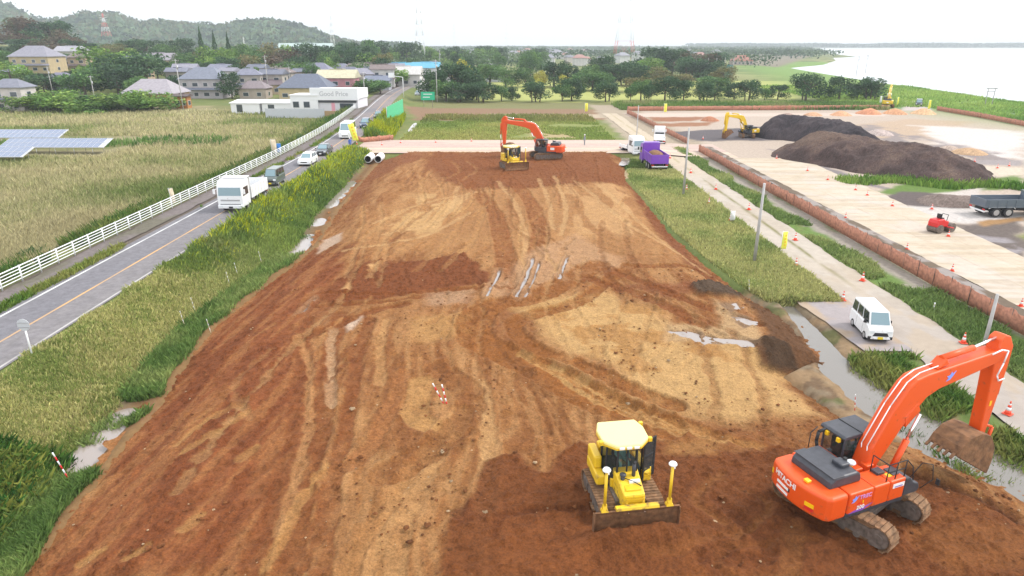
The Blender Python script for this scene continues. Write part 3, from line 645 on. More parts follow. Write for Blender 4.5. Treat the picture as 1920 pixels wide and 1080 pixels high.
M_YP=mat('number_plate_yellow',(.82,.62,.02),.4);M_LIL=mat('lilac_lettering',(.55,.28,.62),.5);M_BLU=mat('blue_mark',(.20,.30,.80),.5);M_PUR=mat('purple_swoosh',(.22,.08,.40),.5)
M_SKIN=mat('skin',(.50,.30,.20),.6);M_TEAL=mat('teal_workwear',(.16,.33,.31),.85);M_GREYC=mat('grey_workwear',(.25,.27,.30),.85);M_HELM=mat('helmet_white',(.8,.8,.8),.35)
def see_through(name,col,alpha):
    m=mat(name,col,.05,spec=.8);m.node_tree.nodes['Principled BSDF'].inputs['Alpha'].default_value=alpha;return m
M_CABG=see_through('cab_glass',(.03,.05,.05),.42)
# ---------------------------------------------------------------- a seated or standing worker (skin modifier figure)
def person_mesh(name,joints,edges,m,parent,M=None):
    me=bpy.data.meshes.new(name);me.from_pydata([j[:3] for j in joints],edges,[])
    o=link(bpy.data.objects.new(name,me));o.parent=parent
    md=o.modifiers.new('skin','SKIN');md.use_smooth_shade=True
    for v,j in zip(me.skin_vertices[0].data,joints): v.radius=(j[3],j[4] if len(j)>4 else j[3])
    me.skin_vertices[0].data[0].use_root=True
    s=o.modifiers.new('sub','SUBSURF');s.levels=1;s.render_levels=1
    dg=bpy.context.evaluated_depsgraph_get();e=bpy.data.meshes.new_from_object(o.evaluated_get(dg))
    bpy.data.objects.remove(o);bpy.data.meshes.remove(me)
    if M is not None:e.transform(M)
    e.materials.clear();e.materials.append(m);o=link(bpy.data.objects.new(name,e));o.parent=parent;return o
def person(loc,rz,label,top,legs,seated=True,group=None,helmet=True):
    root=empty('person',loc,rz,label,'person',group)
    # origin: seat point when seated, ground when standing; faces +X
    h=0 if seated else .88
    J=[(0,0,h+.05,.15,.17),(.01,0,h+.28,.13,.17),(.02,0,h+.48,.12,.19),(.02,0,h+.58,.055),(.03,0,h+.66,.06),(.04,0,h+.76,.095,.085),(.03,0,h+.85,.07)]
    E=[(i,i+1) for i in range(6)]
    for s in (-1,1):
        n=len(J)
        if seated:
            J+=[(.03,s*.19,h+.50,.06),(.12,s*.25,h+.24,.048),(.36,s*.2,h+.22,.036),(.44,s*.19,h+.24,.028),(.50,s*.18,h+.24,.018)]
        else:
            J+=[(.02,s*.20,h+.50,.06),(.0,s*.25,h+.24,.048),(.10,s*.26,h+.02,.036),(.13,s*.26,h-.06,.03),(.15,s*.25,h-.14,.018)]
        E+=[(2,n),(n,n+1),(n+1,n+2),(n+2,n+3),(n+3,n+4)]
        n=len(J)
        if seated: J+=[(.10,s*.10,h+.04,.09),(.44,s*.14,h+.06,.065),(.50,s*.14,h-.32,.05),(.62,s*.14,h-.36,.04)]
        else: J+=[(0,s*.10,h-.06,.09),(.02,s*.11,.46,.06),(-.02,s*.11,.08,.045),(.13,s*.12,.04,.04)]
        E+=[(0,n),(n,n+1),(n+1,n+2),(n+2,n+3)]
    person_mesh('body',J,E,top,root)
    hd=MB().lathe([(.05,-.02),(.085,.03),(.1,.10),(.09,.17),(.05,.215),(.01,.225)],(.04,0,h+.65),12)
    hd.box(.125,.155,-.016,.016,h+.72,h+.76);f=hd.build('face',M_SKIN,root,.01)
    ey=MB()
    for s in (-1,1): ey.box(.128,.139,s*.035-.012,s*.035+.012,h+.765,h+.78)
    ey.box(.12,.135,-.025,.025,h+.69,h+.70).build('eyes',M_BK,root)
    if helmet: MB().lathe([(.135,.0),(.13,.02),(.12,.07),(.08,.12),(.02,.14)],(.035,0,h+.79),14).build('helmet',M_HELM,root)
    hm=MB()
    for s in (-1,1):
        b=(.50,s*.18,h+.24) if seated else (.15,s*.25,h-.14)
        for k in range(4):
            o=(k-1.5)*.018;L=(.07,.08,.078,.062)[k]
            hm.tube([(b[0],b[1]+o,b[2]),(b[0]+L*.6,b[1]+o,b[2]-.01),(b[0]+L,b[1]+o,b[2]-.04)] if seated else [(b[0]+o,b[1],b[2]),(b[0]+o,b[1],b[2]-L*.6),(b[0]+o+.02,b[1],b[2]-L)],.009,5)
        hm.tube([(b[0]-.01,b[1]-s*.03,b[2]),(b[0]+.03,b[1]-s*.05,b[2])],.010,5)
    hm.build('hands',M_SKIN,root)
    return root
# ---------------------------------------------------------------- crawler
def stadium(L,h,n=10):
    r=h/2;a=L/2-r;pts=[]
    for i in range(n+1):
        t=math.pi/2-math.pi*i/n;pts.append((a+r*math.cos(t),r+r*math.sin(t)))
    for i in range(n+1):
        t=-math.pi/2-math.pi*i/n;pts.append((-a+r*math.cos(t),r+r*math.sin(t)))
    return pts
def crawler(root,y,L,h,w,M,shoe=.19,mtop=M_MUD,rollers=7):
    P=stadium(L,h,12);P=P+[P[0]]
    acc=[0]
    for a,b in zip(P,P[1:]):acc.append(acc[-1]+math.hypot(a[0]-b[0],a[1]-b[1]))
    n=int(acc[-1]/shoe);belt=MB();xs=[p[0] for p in P];zs=[p[1] for p in P];q=[]
    for i in range(n):
        s=acc[-1]*i/n;q.append((float(np.interp(s,acc,xs)),float(np.interp(s,acc,zs))))
    for i in range(n):
        a=q[i];b=q[(i+1)%n];tx,tz=b[0]-a[0],b[1]-a[1];l=math.hypot(tx,tz);tx/=l;tz/=l;nx,nz=-tz,tx
        c0=(a[0]+tx*.012,a[1]+tz*.012);c1=(b[0]-tx*.012,b[1]-tz*.012)
        th=.045
        pr=[c0,c1,(c1[0]-nx*th,c1[1]-nz*th),(c0[0]-nx*th,c0[1]-nz*th)]
        belt.prism(pr,y-w/2,y+w/2)
        g0=(a[0]+tx*.02,a[1]+tz*.02);g1=(a[0]+tx*.05,a[1]+tz*.05)
        belt.prism([g0,g1,(g1[0]+nx*.03,g1[1]+nz*.03),(g0[0]+nx*.03,g0[1]+nz*.03)],y-w/2,y+w/2)
    # inner chain closes the gaps
    P2=stadium(L-.12,h-.12,12);belt.prism([(p[0],p[1]+.06) for p in P2][::-1],y-w*.3,y+w*.3)
    b=belt.build('crawler_belt',mtop,root,M=M)
    fr=MB().box(-L/2+h*.6,L/2-h*.6,y-w*.36,y+w*.36,h*.25,h*.72)
    for i in range(rollers):
        x=-L/2+h*.7+(L-h*1.4)*i/(rollers-1);fr.cyl((x,y-w*.38,h*.2),(x,y+w*.38,h*.2),h*.13,n=10)
    for x in (-.5,.5): fr.cyl((x,y-w*.38,h*.82),(x,y+w*.38,h*.82),.07,n=8)
    fr.build('roller_frame',M_ST,b,M=M)
    for x,nm in ((L/2-h/2,'idler_wheel'),(-L/2+h/2,'drive_sprocket')):
        wv=MB().cyl((x,y-w*.42,h/2),(x,y+w*.42,h/2),h*.38,n=18).cyl((x,y-w*.47,h/2),(x,y+w*.47,h/2),h*.19,n=14)
        wv.build(nm,M_ST,b,M=M)
    return b
# ---------------------------------------------------------------- excavator
BOOM=[(.08,1.75),(.28,2.6),(1.02,4.05),(1.58,4.83),(1.86,5.04),(2.4,5.14),(6.0,5.42),(6.4,5.35),(6.45,5.1),(5.95,4.90),(3.1,4.42),(2.55,4.2),(1.62,3.2),(.78,1.95),(.55,1.55),(.2,1.5)]
ARM=[(6.0,5.85),(6.25,6.0),(6.55,5.9),(6.85,5.45),(6.85,4.6),(6.6,1.75),(6.45,1.5),(6.25,1.55),(6.15,3.2),(6.0,4.7),(5.95,5.3)]
BUCK=[(4.6,1.40),(4.8,1.72),(5.2,2.02),(5.8,2.10),(6.4,1.85),(6.8,1.25),(6.85,.6),(6.75,.05)]
def excavator(label,loc,head,track,paint,near=False,pose=None,group='excavators on the works',dark_arm=False):
    root=empty('excavator',loc,head,label,'excavator',group)
    # undercarriage, turned relative to the house
    T=rotm(rz=track)
    for y in (-1.195,1.195): crawler(root,y,4.4,.92,.6,T)
    u=MB().box(-1.0,1.0,-.95,.95,.42,.72).cyl((0,0,.7),(0,0,1.0),.62,n=24)
    for sx in (-1,1):
        for sy in (-1,1): u.box(-.25,.25,-.6,.6,.34,.62,M=Matrix.Translation((sx*.8,sy*.6,0)))
    u.build('undercarriage_frame',M_ST,root,.03,M=T)
    # house
    a0=math.asin(1.3/2.89);cw=[(-1.72,1.33),(-2.45,1.33)]+[(-2.89*math.cos(a),2.89*math.sin(a)) for a in np.linspace(a0*.93,-a0*.93,15)]+[(-2.45,-1.33),(-1.72,-1.33)]
    cwb=MB().prism(cw,1.02,1.98,'xy');c=cwb.build('counterweight',paint,root,.13,seg=4)
    fl=MB().box(-1.75,.95,-1.30,1.30,.97,1.14);fl.build('turntable_deck',M_DK,root,.02)
    sp=MB().box(-1.71,-.62,-1.34,-.42,1.143,1.96).box(-.605,.14,-1.34,-.5,1.143,1.96).box(.155,.88,-1.34,-.5,1.143,1.96)
    side=sp.build('side_panel',paint,root,.05)
    MB().box(-1.71,-.35,.42,1.34,1.143,1.96).build('side_panel',paint,root,.05)
    nose=MB().prism([(.9,1.143),(1.62,1.143),(1.72,1.3),(1.62,1.52),(1.35,1.62),(1.15,1.86),(.9,1.9)],-1.32,-.52)
    nose.build('front_step_box',M_DK,root,.05)
    MB().box(-.6,.9,-.45,.3,1.143,1.72).build('valve_cover',paint,root,.05)
    hood=MB().prism([(-2.2,1.96),(-2.16,2.2),(-2.0,2.38),(-1.0,2.38),(-.82,2.28),(-.76,1.96)],-.90,.90)
    hd=hood.build('engine_hood',M_DK,root,.07)
    MB().box(-1.38,-1.0,-.55,-.1,2.37,2.52).build('hood_vent',M_DK,hd,.04)
    MB().box(-2.1,-1.6,-.9,.9,2.375,2.40).build('hood_rib',M_DK,hd,.01)
    ex=MB().cyl((-.98,-.3,2.36),(-.98,-.3,2.58),.07,n=12);ex.build('exhaust_pipe',M_BK,hd)
    # cab
    y0,y1=.34,1.34
    fr=MB().prism([(-.32,1.143),(1.35,1.143),(1.52,1.35),(1.52,1.7),(-.32,1.7)],y0,y1)
    for (x,zt,xt) in ((-.3,2.78,-.3),(.42,2.78,.42),(1.5,2.74,1.22)):
        for y in (y0+.035,y1-.035): fr.tube([(x,y,1.68),(xt,y,zt)],.045,6)
    cab=fr.build('cab',M_DK,root,.03)
    rf=MB().prism([(-.42,2.74),(1.28,2.74),(1.36,2.80),(1.25,2.87),(-.36,2.89),(-.44,2.82)],y0-.06,y1+.06);r=rf.build('cab_roof',M_DK,cab,.03)
    MB().box(.40,.44,y0-.04,y1+.04,2.872,2.90).build('roof_seam',M_BK,r)
    g=MB().quad((-.3,y0+.03,1.72),(.4,y0+.03,1.72),(.4,y0+.03,2.74),(-.3,y0+.03,2.74)).quad((.44,y0+.03,1.72),(1.5,y0+.03,1.72),(1.22,y0+.03,2.72),(.44,y0+.03,2.74))
    g.quad((-.3,y1-.03,1.72),(.4,y1-.03,1.72),(.4,y1-.03,2.74),(-.3,y1-.03,2.74)).quad((.44,y1-.03,1.72),(1.5,y1-.03,1.72),(1.22,y1-.03,2.72),(.44,y1-.03,2.74))
    g.quad((1.51,y0+.06,1.72),(1.51,y1-.06,1.72),(1.23,y1-.06,2.72),(1.23,y0+.06,2.72)).quad((-.31,y0+.06,1.85),(-.31,y1-.06,1.85),(-.31,y1-.06,2.74),(-.31,y0+.06,2.74))
    g.build('cab_window',M_CABG,cab)
    st=MB().box(.0,.5,.6,1.1,1.70,1.95).box(-.12,.06,.6,1.1,1.9,2.5);st.build('seat',M_BK,cab,.05)
    if near:
        [MB().box(-.50,-.38,u,u+.14,2.58,2.76).build('work_lamp',M_AMB,root,.02) for u in (.46,.98)]
        hp=MB().tube([(-.7,1.1,1.9),(-.85,1.1,2.4),(-.75,1.15,2.72),(-.4,1.15,2.78)],.06,8);hp.build('air_hose',M_BK,root)
        MB().tube([(-.9,1.36,1.95),(-.9,1.36,2.6),(-.55,1.4,2.75)],.018,5).build('mirror_bracket',M_BK,root)
        MB().lathe([(.09,0),(.09,.1),(.06,.12)],(-.42,-.12,1.96),12).build('filter_bowl',M_AMB,root)
        MB().lathe([(.14,.12),(.17,.15),(.16,.2),(.09,.25),(.02,.26)],(-.42,-.12,1.96),14).build('filter_cap',M_WH,root)
        hr=MB()
        hr.tube([(.0,-1.25,1.95),(.0,-1.25,2.62),(.85,-1.25,2.62),(.85,-1.25,1.9)],.02,6).tube([(.0,-1.25,2.3),(.85,-1.25,2.3)],.02,6).tube([(.42,-1.25,2.62),(.42,-1.25,1.95)],.02,6).tube([(.85,-1.25,2.62),(1.3,-1.2,2.2),(1.55,-1.15,1.5)],.02,6).tube([(.0,-1.25,2.62),(.0,-.6,2.62),(.0,-.6,1.95)],.02,6)
        hr.build('handrail',M_BK,root)
        MB().tube([(1.2,-1.2,1.7),(1.35,-1.45,2.5),(1.45,-1.75,2.6),(1.55,-1.8,2.0),(1.62,-1.4,1.35)],.015,5).box(1.68,1.72,-1.95,-1.82,1.8,2.02).build('mirror',M_BK,root)
        db=MB().box(-.45,-.1,-.4,-.05,1.72,1.98).box(.05,.4,-.42,-.1,1.72,2.02).cyl((-.05,.1,1.8),(.3,.1,1.8),.14,n=12);db.build('pump_cover',paint,root,.03)
        MB().box(-.0,.35,-.9,-.6,1.96,2.06).box(.5,.8,-1.1,-.7,1.955,2.0).build('tread_plate',M_DK,root,.01)
        # writing and marks
        A=basis((0,-1,0),(0,0,1),(-1,0,0))
        def rear(lat,z): # on the round back, lat > 0 to the right seen from behind
            an=lat/2.89;return basis((-math.sin(-an)*-1,-math.cos(an),0),(0,0,1),(-math.cos(an),-math.sin(an)*1,0),(-2.895*math.cos(an),-2.895*math.sin(an),z))
        def rear2(lat,z):
            an=lat/2.89;n=Vector((-math.cos(an),-math.sin(an),0));x=Vector((math.sin(an),-math.cos(an),0));return basis(x,(0,0,1),n,n*2.896+Vector((0,0,z)))
        text_obj('lettering','HITACHI',.30,M_WH,c,rear2(-.42,1.72),arc=2.89,spacing=.95)
        def plate(name,lat,z,w,h,m): 
            mm=MB().box(-w/2,w/2,-h/2,h/2,-.01,.006,M=rear2(lat,z));mm.build(name,m,c)
        plate('label_plate',-.47,1.455,.62,.10,M_WH);plate('recess',-.2,1.44,.2,.13,M_BK);plate('label_plate',-.47,1.24,.62,.10,M_WH)
        plate('reflector',.72,1.42,.34,.15,M_AMB);plate('tail_light',.72,1.27,.34,.12,M_RED);plate('reflector',-1.22,1.55,.10,.2,M_AMB)
        lp=MB().box(-2.62,-2.44,-.35,-.15,1.98,2.07);lp.build('work_lamp',M_AMB,c,.02)
        S=lambda x,z:basis((1,0,0),(0,0,1),(0,-1,0),(x,-1.345,z))
        text_obj('lettering','TREC',.22,M_LIL,side,S(-.98,1.72),spacing=1.05)
        bird=MB().prism([(-.16,-.12),(-.02,-.10),(.06,-.02),(.16,.14),(.04,.06),(.02,.16),(-.06,.04),(-.14,.02),(-.08,-.04)],-.004,.004,'xy',M=S(-1.45,1.70));bird.build('logo',M_BLU,side)
        sw=MB().prism([(-.55,-.12),(.1,-.12),(.55,.07),(.2,.02),(-.3,-.04)],-.003,.003,'xy',M=S(-1.12,1.28));sw.build('stripe',M_PUR,side)
        text_obj('lettering','200',.22,M_WH,side,basis((1,0,0),(0,0,1),(0,-1,0),(-1.15,-1.352,1.32)),spacing=1.1)
        MB().prism([(-.16,.0),(-.02,.08),(.03,.0)],-.003,.003,'xy',M=S(-1.2,1.46)).prism([(.06,.0),(.2,.09),(.18,.0)],-.003,.003,'xy',M=S(-1.2,1.46)).build('stripe',M_RED,side)
        MB().box(-.02,.02,-.09,.03,-.003,.004,M=S(-1.06,1.55)).build('stripe',M_AMB,side)
        MB().box(-.27,.27,-.09,.09,-.003,.004,M=S(.55,1.74)).build('label_plate',M_WH,side);text_obj('lettering','SOLUTION',.075,M_PUR,side,basis((1,0,0),(0,0,1),(0,-1,0),(.55,-1.352,1.70)))
        MB().box(.3,.5,-1.1,-.9,1.958,1.966).build('warning_label',M_AMB,side)
    else:
        MB().box(-2.93,-2.885,-.25,.25,1.35,1.6).build('label_plate',M_WH,c);MB().box(-2.90,-2.6,-1.0,-.75,1.4,1.6).build('reflector',M_AMB,c)
        MB().box(-1.5,-.9,-1.352,-1.33,1.4,1.75).build('label_plate',M_WH,side)
        MB().box(-1.5,-.9,1.33,1.352,1.4,1.75).build('label_plate',M_WH,side)
    # boom group (drawn for a 0 offset; pose shifts it)
    bm=MB().prism(BOOM,-.3,.3);boom=bm.build('boom',paint,root,.05)
    bk=MB().prism([(1.75,3.15),(2.35,3.7),(2.15,4.1),(1.6,3.6)],-.32,.32);bk.build('boom_bracket',paint,boom,.03);MB().prism([(2.9,5.2),(3.3,5.55),(3.5,5.3)],-.2,.2).build('cylinder_lug',paint,boom,.03)
    arm=MB().prism(ARM,-.24,.24).build('arm',M_ST if dark_arm else paint,root,.05)
    for y in (-.47,.47):
        o=MB().cyl((1.15,y,1.35),(1.72,y,2.75),.115,n=12).build('boom_cylinder',paint,root)
        MB().cyl((1.7,y,2.7),(2.12,y,3.72),.06,n=10).build('piston_rod',M_CHR,o)
    o=MB().cyl((3.25,0,5.5),(4.9,0,5.62),.115,n=12).build('arm_cylinder',paint,root);MB().cyl((4.85,0,5.62),(6.15,0,5.85),.055,n=10).build('piston_rod',M_CHR,o)
    o=MB().cyl((6.95,0,4.9),(6.98,0,3.3),.10,n=12).build('bucket_cylinder',paint,root);MB().cyl((6.98,0,3.35),(6.98,0,1.9),.055,n=10).build('piston_rod',M_CHR,o)
    lk=MB().tube([(6.98,-.18,1.9),(6.55,-.18,2.1)],.06).tube([(6.98,.18,1.9),(6.55,.18,2.1)],.06).tube([(6.98,-.2,1.9),(6.9,-.2,1.2)],.07).tube([(6.98,.2,1.9),(6.9,.2,1.2)],.07);lk.build('bucket_link',paint,root)
    # bucket: curved shell, side plates, teeth
    n=len(BUCK);inn=[]
    for i,p in enumerate(BUCK):
        a=BUCK[max(0,i-1)];b=BUCK[min(n-1,i+1)];tx,tz=b[0]-a[0],b[1]-a[1];l=math.hypot(tx,tz);inn.append((p[0]+tz/l*.05,p[1]-tx/l*.05))
    w=.58;bk=MB().prism(BUCK+inn[::-1],-w,w)
    for y in (-w-.025,w-.025): bk.prism(BUCK,y,y+.05)
    ears=MB()
    for y in (-.3,.22): bk.prism([(6.2,1.9),(6.35,1.45),(6.9,1.1),(6.95,1.4),(6.6,1.75)],y,y+.08)
    b=bk.build('bucket',M_SOILED,root,.015)
    te=MB()
    for k in range(5):
        y=-.5+.25*k;te.box(-.22,.05,y-.05,y+.05,-.03,.03,M=Matrix.Translation((4.55,0,1.44))@rotm(ry=R(-35)))
    te.build('bucket_tooth',M_SOILED,b)
    # pipes and hoses
    h=MB()
    for y in (-.13,.11):
        h.tube([(.35,y,2.0),(.22,y,2.65),(.97,y,4.12),(1.56,y,4.93),(2.1,y,5.2),(3.0,y,5.30)],.02,6)
    h.build('hydraulic_pipe',M_WH if near else M_CHR,boom)
    hs=MB().tube([(5.6,-.3,5.35),(6.0,-.36,5.5),(6.35,-.38,5.4),(6.3,-.36,4.9),(6.15,-.34,4.4),(6.3,-.34,4.15),(6.7,-.3,4.15)],.03,6);hs.build('hydraulic_hose',M_WH,arm)
    if near:
        S=lambda x,z:basis((1,0,0),(0,0,1),(0,-1,0),(x,-.305,z))
        MB().prism([(-.2,-.16),(-.02,-.12),(.1,0),(.24,.2),(.06,.1),(.02,.2),(-.06,.06),(-.2,.04),(-.1,-.04)],-.004,.006,'xy',M=S(3.55,4.85)).build('logo',M_BLU,boom)
        MB().box(6.33,6.45,-.25,-.244,3.0,3.22).build('warning_label',M_AMB,arm)
    return root
NEAR=(12.4,20.4)
excavator('large orange excavator in the foreground, boom raised over a soil covered bucket',(NEAR[0],NEAR[1],float(emb_z(*NEAR))+.04),R(22),R(-53-22),M_OR,near=True)
e=Vector((NEAR[0],NEAR[1],EMB))
c,s=math.cos(R(22)),math.sin(R(22));q=(.22,.85)
person((NEAR[0]+q[0]*c-q[1]*s,NEAR[1]+q[0]*s+q[1]*c,EMB+1.97),R(22),'operator in teal workwear seated in the cab of the foreground excavator',M_TEAL,M_TEAL,helmet=True)
# ---------------------------------------------------------------- bulldozer
def bulldozer(label,loc,head,near=False):
    root=empty('bulldozer',loc,head,label,'bulldozer','bulldozers on the fill')
    for y in (-.98,.98): crawler(root,y,2.85,.86,.70,Matrix.Translation((.32,0,0)),shoe=.17,mtop=M_MUD,rollers=6)
    MB().box(-1.5,1.5,-.62,.62,.35,.95).build('main_frame',M_ST,root,.05)
    # bonnet: low, tapering to the radiator guard
    hp=MB().add([(.5,-.52,.8),(1.9,-.46,.8),(1.9,.46,.8),(.5,.52,.8),(.5,-.50,1.80),(1.87,-.42,1.42),(1.87,.42,1.42),(.5,.50,1.80)],[(3,2,1,0),(4,5,6,7),(0,1,5,4),(1,2,6,5),(2,3,7,6),(3,0,4,7)])
    hood=hp.build('bonnet',M_YE,root,.06)
    gr=MB()
    for k in range(5): gr.box(1.885,1.915,-.36,.36,.9+k*.11,.95+k*.11)
    gr.build('radiator_grille',M_YE,hood)
    MB().box(1.35,1.7,-.3,.3,1.46,1.55).build('bonnet_panel',M_YE,hood,.02)
    st=MB().cyl((.98,.22,1.6),(.98,.22,2.22),.075,n=12);x=st.build('exhaust_pipe',M_DK,hood);MB().cyl((.96,.22,2.2),(1.08,.22,2.34),.06,n=10).build('exhaust_tip',M_BK,x)
    MB().cyl((1.1,-.26,1.5),(1.1,-.26,1.8),.09,n=12).lathe([(.13,0),(.13,.07),(.03,.1)],(1.1,-.26,1.79),12).build('air_intake',M_DK,hood)
    MB().box(1.2,1.34,-.05,.38,1.55,1.66).build('hood_plate',M_WH,hood,.01)
    MB().tube([(1.12,-.2,1.68),(1.3,.05,1.66),(1.5,.38,1.54)],.02,5).build('cable',M_BK,hood)
    pre=set(root.children_recursive)
    # body behind and fenders
    MB().box(-1.55,.2,-.60,.60,.95,1.35).build('rear_body',M_YE,root,.05)
    for y in (-1.15,.78):
        f_=MB().box(-1.5,.05,y,y+.37,.98,1.45)
        if y<0:f_.box(-1.5,-.45,y+.02,y+.35,1.45,2.0)
        f_.build('fender',M_YE,root,.07)
    MB().box(-1.75,-1.2,-.7,.7,1.0,1.95).build('fuel_tank',M_YE,root,.08)
    # cab: narrow nose, wide middle
    ys=.75;cabp=[(-1.25,-.62),(-1.25,.62),(-.75,ys),(-.1,ys),(.28,.40),(.28,-.40),(-.1,-ys),(-.75,-ys)]
    base=MB().prism(cabp,1.2,1.52,'xy')
    tp=[(p[0]*.96,p[1]*.97) for p in cabp]
    for p,t in zip(cabp,tp): base.tube([(p[0],p[1],1.5),(t[0],t[1],2.86)],.045,6)
    for a,b in zip(cabp,cabp[1:]+cabp[:1]): base.tube([(a[0]*.97,a[1]*.98,2.80),(b[0]*.97,b[1]*.98,2.80)],.05,6)
    base.tube([(.28,0,1.5),(.27,0,2.8)],.04,6)
    cab=base.build('cab',M_BK,root,.01)
    gl=MB()
    for a,b in zip(cabp,cabp[1:]+cabp[:1]): gl.quad((a[0],a[1],1.52),(b[0],b[1],1.52),(b[0]*.96,b[1]*.97,2.82),(a[0]*.96,a[1]*.97,2.82))
    gl.build('cab_window',M_CABG,cab)
    rp=[(-1.42,-.80),(-1.42,.80),(-.85,.98),(-.05,.95),(.42,.50),(.42,-.50),(-.05,-.95),(-.85,-.98)]
    roof=MB().prism(rp,2.84,3.02,'xy').build('cab_roof',M_YB,cab,.06,seg=3)
    MB().prism([(p[0]*1.0,p[1]*1.01) for p in rp],2.80,2.90,'xy').build('roof_rim',M_YE,roof,.02)
    for x,y in ((-.05,1.0),(-.05,-1.0),(-1.2,1.0)): MB().box(x-.08,x+.08,y-.08,y+.08,2.82,3.0).build('roof_bracket',M_YE,roof,.02)
    for y in (-.3,0,.3): MB().box(.42,.48,y-.1,y+.1,2.86,2.95).build('work_lamp',M_WH,roof,.01)
    st=MB().box(-.85,-.3,-.28,.28,1.5,1.78).box(-.95,-.78,-.28,.28,1.75,2.4).build('seat',M_BK,cab,.05)
    # door swung open on the machine's left
    dM=Matrix.Translation((.05,ys,0))@rotm(rz=R(-58))
    d=MB().box(-.74,0,-.03,.03,1.05,1.5,M=dM).box(-.74,-.62,-.03,.03,1.5,2.86,M=dM).box(-.1,0,-.03,.03,1.5,2.86,M=dM).box(-.62,-.1,-.03,.03,2.74,2.86,M=dM).box(-.62,-.1,-.03,.03,2.08,2.16,M=dM).build('cab_door',M_BK,cab,.015)
    MB().box(-.62,-.1,-.012,.012,1.5,2.74,M=dM).build('door_window',M_GL,d)
    MB().tube([(.1,.85,1.4),(.5,.9,1.6),(.5,.9,2.0)],.025,5).build('handrail',M_YE,root)
    for o in set(root.children_recursive)-pre: o.data.transform(Matrix.Translation((.48,0,0)))
    # push arms and blade
    for y in (-.5,.5): MB().box(.3,2.0,y-.09,y+.09,.45,.68).build('push_arm',M_YE,root,.03)
    for y in (-.32,.32):
        o=MB().cyl((1.55,y,1.25),(1.95,y,1.05),.07,n=10).build('lift_cylinder',M_YE,root);MB().cyl((1.95,y,1.05),(2.2,y,.85),.04,n=8).build('piston_rod',M_CHR,o)
    bw=1.68;prof=[(2.30,.05),(2.20,.3),(2.17,.6),(2.20,.9),(2.30,1.08)];back=[(p[0]-.09,p[1]) for p in prof]
    bl=MB().prism(prof[::-1]+back,-bw,bw)
    for y in (-bw-.02,bw-.02): bl.prism([(2.05,.1),(2.34,.0),(2.36,1.06),(2.1,1.0)],y,y+.04)
    blade=bl.build('blade',M_SOILED,root,.015)
    MB().prism([(2.02,1.02),(2.34,1.10),(2.30,1.22),(2.12,1.22)],-.85,.85).build('spill_guard',M_YE,blade,.02)
    MB().box(1.92,2.14,-.9,.9,.45,.85).build('blade_stiffener',M_YE,blade,.03)
    for y in (-1.28,1.28):
        m=MB().box(2.06,2.30,y-.14,y+.14,1.08,1.16,tx=.02,ty=.02).prism([(2.08,1.15),(2.28,1.15),(2.22,1.38),(2.14,1.38)],y-.08,y+.08).cyl((2.18,y,1.3),(2.18,y,2.86),.058,n=12)
        m=m.build('antenna_mast',M_YE,blade)
        MB().lathe([(.06,0),(.155,.02),(.165,.06),(.12,.12),(.02,.14)],(2.18,y,2.86),14).build('antenna_dome',M_WH,m)
        MB().box(2.12,2.2,y+.05,y+.11,2.70,2.76).build('cable_clip',M_WH,m)
    return root
DZ=(4.04,21.05)
bulldozer('yellow bulldozer in the foreground with white domed masts on its soil caked blade',(DZ[0],DZ[1],float(emb_z(*DZ))+.05),R(-81.5),True).scale=(.91,.91,.91)
h=R(-81.5);person((DZ[0]-.05*math.cos(h),DZ[1]-.05*math.sin(h),EMB+1.75),h,'operator in teal workwear seated in the cab of the foreground bulldozer',M_TEAL,M_TEAL,helmet=False)
# ---------------------------------------------------------------- road vehicles (face +X, wheels on z = 0)
def wheel(root,x,y,r,w,dusty=False):
    t=MB().cyl((x,y-w/2,r),(x,y+w/2,r),r,n=20).build('wheel',M_BK if not dusty else M_MUD,root,.02)
    MB().cyl((x,y-w/2-.01,r),(x,y+w/2+.01,r),r*.6,n=16).build('rim',M_STL,t)
M_STL=mat('wheel_rim_silver',(.45,.45,.46),.35,.5)
M_HL=mat('headlight_lens',(.75,.78,.8),.08,spec=.8);M_GRL=mat('black_grille',(.02,.02,.025),.5)
PAINT={'white':M_WHD,'dark':dirty('dark_car_paint',(.03,.035,.045),dirt=(.25,.2,.16),amount=.1,top=.6,rough=.25,coat=.6),
 'green':dirty('grey_green_paint',(.10,.125,.12),dirt=(.25,.2,.16),amount=.1,top=.6,rough=.3,coat=.5),
 'silver':dirty('silver_car_paint',(.42,.44,.47),dirt=(.3,.25,.2),amount=.1,top=.6,rough=.3,coat=.5),
 'purple':dirty('purple_truck_paint',(.20,.055,.50),dirt=(.3,.2,.12),amount=.18,top=1.4,rough=.4,coat=.3),
 'blue':dirty('navy_car_paint',(.035,.06,.12),dirt=(.25,.2,.16),amount=.1,top=.6,rough=.25,coat=.6),
 'grey':dirty('slate_truck_paint',(.10,.125,.16),dirt=(.3,.24,.18),amount=.2,top=1.4,rough=.4,coat=.3)}
